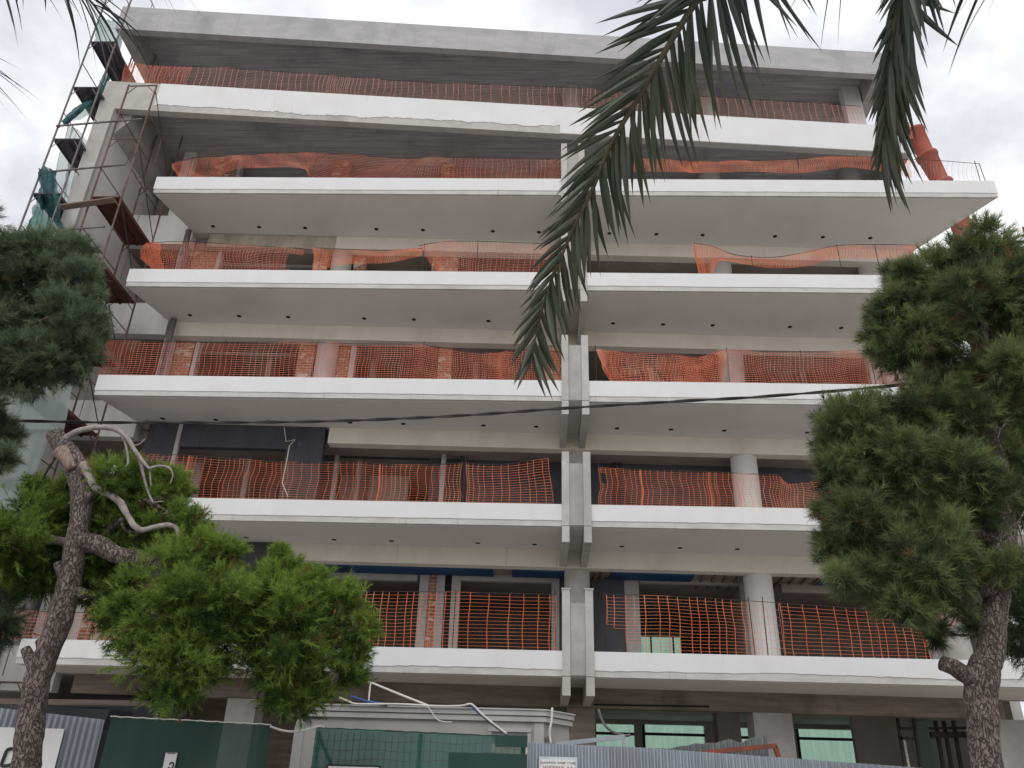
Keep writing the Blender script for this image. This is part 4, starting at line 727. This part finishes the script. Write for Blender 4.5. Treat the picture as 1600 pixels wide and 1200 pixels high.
twigs(mb, cl, tp+[onP(x, y, YA) for x, y in ((245, 880), (300, 915), (380, 960), (460, 1000), (540, 1010), (270, 960), (290, 1040), (190, 810), (230, 780), (30, 850), (-20, 850), (430, 900))], 4); mb.build('trunk', M['bark'], PL, True)
mb = MB(); limb(mb, [(98, 690), (116, 676, -.04), (150, 668, -.05), (180, 671, -.05), (198, 684, -.05), (211, 704, -.05), (224, 722, -.05), (234, 733, -.05)], YA-.03, .041, .015, 10, .25)
limb(mb, [(234, 732, -.05), (248, 728, -.05), (264, 731, -.05), (270, 742, -.05), (266, 756, -.05)], YA-.03, .018, .007, 6); limb(mb, [(186, 673), (195, 690), (200, 715), (198, 728), (184, 741), (176, 752), (166, 762)], YA-.06, .018, .008, 6)
limb(mb, [(218, 715), (226, 750), (232, 770), (240, 786)], YA-.03, .022, .01, 6); limb(mb, [(210, 696), (218, 694), (226, 686)], YA-.08, .01, .006, 5); limb(mb, [(238, 785), (256, 783)], YA-.03, .008, .005, 5); limb(mb, [(234, 733), (236, 760)], YA-.03, .016, .008, 6)
limb(mb, [(131, 726, -.15), (140, 745, -.2), (150, 762, -.2), (170, 772, -.2), (188, 785, -.2), (199, 805, -.2), (209, 821, -.2), (222, 828, -.2), (240, 824, -.2), (262, 820, -.2), (275, 825, -.2), (280, 838, -.2), (288, 847, -.2)], YA, .047, .02, 12, .25)
limb(mb, [(152, 768, -.1), (164, 756, -.1), (174, 738, -.1)], YA, .035, .03, 8)
mb.build('bare_branch', M['barkpale'], PL, True)
mb = MB(); limb(mb, [(172, 742, -.13), (178, 728, -.13)], YA, .04, .036, 8, .05); mb.build('cut_end', M['signwhite'], PL, True); mb = MB(); limb(mb, [(94, 704, -.13), (103, 716, -.13), (113, 733, -.13)], YA, .09, .06, 8, .25)
mb.build('torn_wood', M['wood'], PL, True)
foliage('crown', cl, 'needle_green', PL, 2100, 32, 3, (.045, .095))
# right pine
tr = [(1556, 1340, 27), (1548, 1260, 26), (1542, 1200, 25), (1536, 1140, 25), (1532, 1090, 26), (1535, 1055, 27), (1547, 1022, 22), (1551, 985, 20), (1556, 945, 19.5), (1559, 912, 21), (1567, 880, 19), (1570, 820, 18), (1562, 740, 15), (1548, 640, 12), (1537, 540, 9), (1532, 450, 6), (1536, 385, 3)]
p0 = onP(1556, 1340, YA); PR = thing('pine_tree', 'tall pine with a short cut stub and a dense dark crown at the right', 'tree', (p0.x+.02, p0.y, .1))
tp = smooth_path([Vector((p0.x+.02, p0.y, .1))]+[onP(x, y, YA) for x, y, _ in tr], 6); rr = interp([.26]+[.93*r_*dep(onP(x, y, YA))/FPX for x, y, r_ in tr], len(tp))
mb = MB().tube(tp, rr, 32, .12)
limb(mb, [(1532, 1068), (1512, 1056, -.05), (1492, 1044, -.1), (1472, 1036, -.12)], YA, .1, .078, 14, .15)
limb(mb, [(1548, 930), (1528, 900), (1500, 880), (1460, 850)], YA-.1, .09, .03); limb(mb, [(1566, 850), (1500, 820), (1400, 800), (1310, 800)], YA, .08, .015); limb(mb, [(1560, 740), (1470, 700), (1370, 685), (1300, 655)], YA-.1, .07, .012); limb(mb, [(1545, 640), (1470, 570), (1390, 530)], YA, .05, .012); limb(mb, [(1570, 830), (1590, 790), (1640, 760)], YA, .07, .02); limb(mb, [(1535, 500), (1480, 460)], YA, .03, .01); limb(mb, [(1500, 820), (1420, 880), (1350, 900)], YA, .05, .012)
for s_ in ([(1600, 800), (1585, 830), (1590, 850)], [(1595, 815), (1575, 840), (1560, 868)], [(1590, 820), (1597, 845), (1600, 868)], [(1580, 835), (1568, 838), (1556, 858)], [(1575, 655), (1560, 680), (1565, 700)]): limb(mb, s_, YA-.5, .01, .004, 5)
CR = [(1541, 378, 34), (1545, 405, 42), (1505, 400, 28, 0, .35), (1500, 430, 45), (1465, 425, 32), (1555, 450, 55), (1590, 450, 40), (1450, 470, 45), (1510, 480, 55), (1415, 480, 40), (1400, 470, 22), (1390, 515, 38), (1440, 525, 50), (1380, 495, 22), (1500, 520, 45, .4), (1570, 515, 50), (1600, 500, 40), (1400, 555, 35), (1430, 552, 28, .1), (1555, 570, 55), (1600, 580, 50), (1462, 605, 24, .2), (1512, 612, 30, .2), (1540, 630, 50), (1370, 535, 18), (1395, 425, 16), (1420, 430, 20),
      (1300, 650, 24), (1335, 655, 40), (1385, 650, 48), (1440, 650, 50), (1500, 670, 60), (1570, 670, 60), (1610, 650, 40), (1310, 690, 32), (1355, 715, 52), (1420, 720, 55), (1490, 740, 60), (1560, 750, 60), (1600, 740, 40), (1305, 740, 28), (1320, 770, 35), (1290, 805, 14), (1345, 800, 48), (1400, 790, 55), (1460, 800, 55), (1520, 800, 55), (1580, 790, 45), (1305, 850, 30), (1340, 860, 45), (1400, 860, 58), (1460, 860, 55), (1510, 840, 45), (1345, 900, 36), (1390, 920, 45), (1440, 925, 42), (1410, 950, 28), (1480, 905, 42), (1510, 885, 30), (1572, 890, 26, -.3, .75), (1600, 885, 26, -.3, .7), (1440, 960, 18), (1530, 978, 22, .8), (1460, 985, 15, .8), (1320, 910, 22), (1430, 890, 50), (1370, 880, 45)]
cl = clumps_px(CR, YA, .5, 1.02)
twigs(mb, cl, tp+[onP(x, y, YA) for x, y in ((1500, 820), (1400, 800), (1310, 800), (1470, 700), (1370, 685), (1300, 655), (1470, 570), (1390, 530), (1640, 760), (1480, 460), (1420, 880), (1350, 900))], 6); mb.build('trunk', M['bark'], PR, True)
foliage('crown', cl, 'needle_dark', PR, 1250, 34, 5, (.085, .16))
# upper left pine, its trunk outside the frame
YB = -8.3
p0 = onP(-150, 700, YB); PU = thing('pine_tree', 'grey green pine crown at the upper left edge in front of the scaffold', 'tree', (p0.x, p0.y, .1))
tp = smooth_path([Vector((p0.x, p0.y, .1)), onP(-150, 900, YB), onP(-140, 700, YB), onP(-110, 560, YB), (onP(-60, 440, YB))], 6)
mb = MB().tube(tp, interp([.24, .2, .17, .13, .06], len(tp)), 20, .09); limb(mb, [(-120, 600), (-40, 540), (40, 510), (120, 480)], YB, .07, .012); limb(mb, [(-70, 470), (0, 430), (80, 400)], YB, .05, .012); limb(mb, [(-135, 680), (-60, 690), (10, 700)], YB, .04, .01); limb(mb, [(-60, 555), (20, 570), (90, 575)], YB, .04, .01); limb(mb, [(-150, 900), (-80, 930), (0, 960)], YB, .04, .01)
CU = [(70, 400, 38), (105, 398, 36), (30, 420, 38), (-10, 400, 35), (130, 430, 28), (60, 440, 50), (110, 455, 42), (10, 460, 45), (142, 470, 16), (50, 500, 55), (105, 510, 48), (145, 520, 18), (-10, 510, 45), (150, 505, 12), (130, 545, 30), (50, 555, 50), (95, 560, 42), (5, 560, 45), (45, 580, 30), (80, 580, 24), (15, 585, 28), (-20, 590, 36), (5, 680, 24), (-20, 700, 40), (0, 720, 18), (-10, 640, 16), (-15, 960, 40), (0, 985, 24), (-20, 1010, 20), (10, 925, 16), (115, 585, 16), (-50, 450, 60), (-60, 540, 60), (-80, 380, 50), (-30, 350, 30), (8, 380, 18)]
cl = clumps_px(CU, YB, .48)
twigs(mb, cl, tp+[onP(x, y, YB) for x, y in ((-40, 540), (40, 510), (120, 480), (0, 430), (80, 400), (10, 700), (-60, 690), (20, 570), (90, 575), (0, 960))], 9); mb.build('trunk', M['bark'], PU, True)
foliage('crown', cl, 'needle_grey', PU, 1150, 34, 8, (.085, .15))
# dark shrub behind the right trunk
YS = -6.2
p0 = onP(1585, 1010, YS); SH = thing('shrub', 'dark leafy shrub behind the right pine trunk', 'shrub', (p0.x, p0.y, .05))
MB().tube(smooth_path([(p0.x, p0.y, .05), (p0.x+.1, p0.y, 1.5), onP(1590, 980, YS)], 5), interp([.06, .04, .02], 11), 8).build('stem', M['bark'], SH, True)
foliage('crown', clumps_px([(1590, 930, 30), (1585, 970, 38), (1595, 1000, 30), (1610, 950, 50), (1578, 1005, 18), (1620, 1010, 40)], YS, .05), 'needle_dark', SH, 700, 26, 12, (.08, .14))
# ------------------------------------------------------------------ palms
def frond(root, pts, dist, n_leaf, len0, side_a, droop, m='frond', seed=1, start=0.0, lenp=1.0, nrm=None, wid=.02, sides=(1, -1), r0=.016):
    r = random.Random(seed)
    P = [Vector(p) if not (len(p) == 2) else at(p[0], p[1], dist) for p in pts]; P = smooth_path(P, 10); k = len(P)
    MB().tube(P, list(np.linspace(r0, .004, k)), 8).build('rachis', M['rachis'], root, True)
    mb = MB(); cum = [0]
    for a, b in zip(P, P[1:]): cum.append(cum[-1]+(b-a).length)
    tot = cum[-1]
    for i in range(n_leaf):
        u = start+(1-start)*(i+.5)/n_leaf
        for sd in sides:
            s_ = min(.999, max(0, u+r.uniform(-.3, .3)/n_leaf))*tot; j = max(q for q in range(k-1) if cum[q] <= s_); f = (s_-cum[j])/(cum[j+1]-cum[j]); p = P[j].lerp(P[j+1], f); t = (P[j+1]-P[j]).normalized()
            N = (CAM-p).normalized() if nrm is None else Vector(nrm); N = (N-t*N.dot(t)).normalized(); bn = t.cross(N)*sd
            ang = R(side_a(u, sd)+r.uniform(-9, 9)); el = R(r.uniform(-28, 28)); d = (t*math.cos(ang)+bn*math.sin(ang)); d = (d*math.cos(el)+N*math.sin(el)).normalized()
            L = len0(u, sd)*r.uniform(.86, 1.12); w_ = wid*r.uniform(.8, 1.15)*(.65+.35*min(1, L/.45))
            wd = d.cross(N+bn*r.uniform(-.7, .7)+t*r.uniform(-.4, .4)).normalized(); fold = d.cross(wd).normalized()
            o = len(mb.v); S = 7
            for q in range(S):
                v = q/(S-1); c = p+d*(L*v)+Vector((0, 0, -droop*L*v*v))+wd*(.02*L*math.sin(v*3))
                hw = w_*(.32+1.5*v if v < .3 else .77*(1-((v-.3)/.7)**1.6)+.01)*1.0
                mb.v += [tuple(c-wd*hw+fold*hw*.5), tuple(c), tuple(c+wd*hw+fold*hw*.5)]
            for q in range(S-1): a = o+3*q; mb.f += [(a, a+3, a+4, a+1), (a+1, a+4, a+5, a+2)]
    o = mb.build('leaflets', M[m], root); return o
def palm(label, x, y, h):
    root = thing('palm_tree', label, 'palm', (x, y, .1)); pts = [(x, y, .1+(h-.1)*i/14) for i in range(15)]
    mb = MB()
    for i in range(14): mb.tube([pts[i], Vector(pts[i]).lerp(Vector(pts[i+1]), .85), pts[i+1]], [.2, .25, .21], 14)
    mb.tube([(x, y, h-.02), (x, y, h+.35)], [.3, .12], 14); mb.build('trunk', M['palmbark'], root); return root
def FR(root, label, *a, **k):
    f = thing('frond', label, 'x', parent_loc(root)); del f['category']; del f['label']; f.parent = root; f.location = (0, 0, 0)
    if label: f['label'] = label
    frond(f, *a, **k); return f
P1 = palm('palm overhead on the right whose dark fronds hang across the view', 3.7, -19.8, 6.6); c1 = Vector((3.7, -19.8, 6.7))
FR(P1, 'long dark frond hanging across the centre', [c1, (3.1, -18.7, 7.6), (2.2, -17.2, 7.3), (1.35, -16.1, 6.3), tuple(at(1125, -50, 4.5)), tuple(at(1092, -4, 4.5)), tuple(at(1050, 62, 4.5)), tuple(at(1005, 140, 4.5)), tuple(at(955, 225, 4.52)), tuple(at(925, 297, 4.55)), tuple(at(899, 350, 4.57)), tuple(at(873, 410, 4.6)), tuple(at(852, 465, 4.6)), tuple(at(838, 522, 4.62)), tuple(at(832, 562, 4.62))], 4.5, 116,
   lambda u, s: (.78 if s > 0 else 1.0)*(1-.72*max(0, (u-.42)/.58)**1.1), lambda u, s: (38 if s > 0 else 47)-20*max(0, (u-.7)/.3), .03, seed=4, start=.55, wid=.022, r0=.024)
FR(P1, 'dense dark frond hanging at the right', [c1, (3.5, -18.6, 7.7), (2.9, -17.1, 7.3), (2.1, -16.0, 6.2), tuple(at(1424, -70, 4.5)), tuple(at(1408, 0, 4.5)), tuple(at(1397, 50, 4.5)), tuple(at(1388, 112, 4.5)), tuple(at(1384, 160, 4.52)), tuple(at(1379, 232, 4.55))], 4.5, 180,
   lambda u, s: (.72 if s < 0 else .3)*(1-.5*max(0, (u-.6)/.4)), lambda u, s: (40 if s < 0 else 36)-22*max(0, (u-.45)/.55), .05, seed=6, start=.58, wid=.019, r0=.03)
FR(P1, None, [c1, (3.8, -18.3, 7.6), (3.5, -16.9, 7.2), (2.9, -15.8, 6.2), tuple(at(1600, -90, 4.4)), tuple(at(1560, -60, 4.4)), tuple(at(1520, -45, 4.4))], 4.4, 40, lambda u, s: .4, lambda u, s: 55, .35, 'frondgrey', seed=8, start=.6, wid=.011, nrm=(0, -.4, .9))
FR(P1, None, [c1, (3.3, -18.5, 7.8), (2.6, -17.2, 7.5), (1.8, -16.2, 6.6), tuple(at(1330, -120, 4.4)), tuple(at(1260, -95, 4.4)), tuple(at(1180, -80, 4.4))], 4.4, 30, lambda u, s: .42, lambda u, s: 50, .4, 'frondgrey', seed=9, start=.62, wid=.011, nrm=(0, -.4, .9))
for a in range(7):
    an = R(160+a*38); d = Vector((math.cos(an), math.sin(an), 0)); 
    if d.y > .3: continue
    FR(P1, None, [c1, c1+d*.7+Vector((0, 0, .7)), c1+d*1.6+Vector((0, 0, .7)), c1+d*2.5+Vector((0, 0, -.3)), c1+d*2.9+Vector((0, 0, -1.1))], 4, 36, lambda u, s: .42*(1-.5*u), lambda u, s: 48, .3, seed=20+a, start=.15, wid=.015, nrm=(0, 0, 1))
P2 = palm('palm overhead on the left whose thin leaflet tips hang into the top corner', -5.6, -15.9, 7.6); c2 = Vector((-5.6, -15.9, 7.7))
FR(P2, 'frond with long thin hanging leaflets', [c2, (-5.0, -15.4, 8.4), (-4.3, -14.8, 8.3), tuple(at(-40, -130, 6.2)), tuple(at(60, -70, 6.2)), tuple(at(110, -30, 6.2)), tuple(at(150, 10, 6.2))], 6.2, 60, lambda u, s: .62*(1-.3*u), lambda u, s: 30, .5, 'frondgrey', seed=12, start=.45, wid=.017, nrm=(.2, -.5, .8))
FR(P2, None, [c2, (-5.2, -15.3, 8.0), (-4.9, -14.8, 7.4), tuple(at(-150, 10, 6.2)), tuple(at(-80, 60, 6.2)), tuple(at(-40, 95, 6.2))], 6.2, 26, lambda u, s: .5, lambda u, s: 26, .18, 'frondgrey', seed=13, start=.5, wid=.01, nrm=(.2, -.5, .8))
FR(P2, None, [c2, (-4.9, -15.6, 8.6), (-3.9, -15.0, 8.7), tuple(at(120, -160, 6.4)), tuple(at(190, -90, 6.4)), tuple(at(235, -50, 6.4))], 6.4, 30, lambda u, s: .5, lambda u, s: 36, .5, 'frondgrey', seed=15, start=.5, wid=.006, nrm=(.2, -.5, .8))
for a in range(6):
    an = R(120+a*40); d = Vector((math.cos(an), math.sin(an), 0))
    FR(P2, None, [c2, c2+d*.7+Vector((0, 0, .7)), c2+d*1.6+Vector((0, 0, .6)), c2+d*2.4+Vector((0, 0, -.5)), c2+d*2.7+Vector((0, 0, -1.2))], 4, 30, lambda u, s: .42*(1-.5*u), lambda u, s: 48, .3, seed=40+a, start=.15, wid=.015, nrm=(0, 0, 1))
# ------------------------------------------------------------------ camera and output
cd = bpy.data.cameras.new('camera'); cam = bpy.data.objects.new('camera', cd); COL.objects.link(cam); scene.camera = cam
cd.sensor_fit = 'HORIZONTAL'; cd.angle = 2*math.atan(800/FPX); cd.clip_start = .05; cd.clip_end = 2000
ex, ey, ez = lin(1, 0, 0), lin(0, 1, 0), -lin(0, 0, 1)
cam.matrix_world = Matrix(((ex.x, ey.x, ez.x, CAM.x), (ex.y, ey.y, ez.y, CAM.y), (ex.z, ey.z, ez.z, CAM.z), (0, 0, 0, 1)))
scene.render.engine = 'CYCLES'; scene.cycles.max_bounces = 8; scene.cycles.diffuse_bounces = 4; scene.cycles.transparent_max_bounces = 16
scene.view_settings.view_transform = 'Standard'; scene.view_settings.look = 'None'; scene.view_settings.exposure = .12; scene.view_settings.gamma = 1
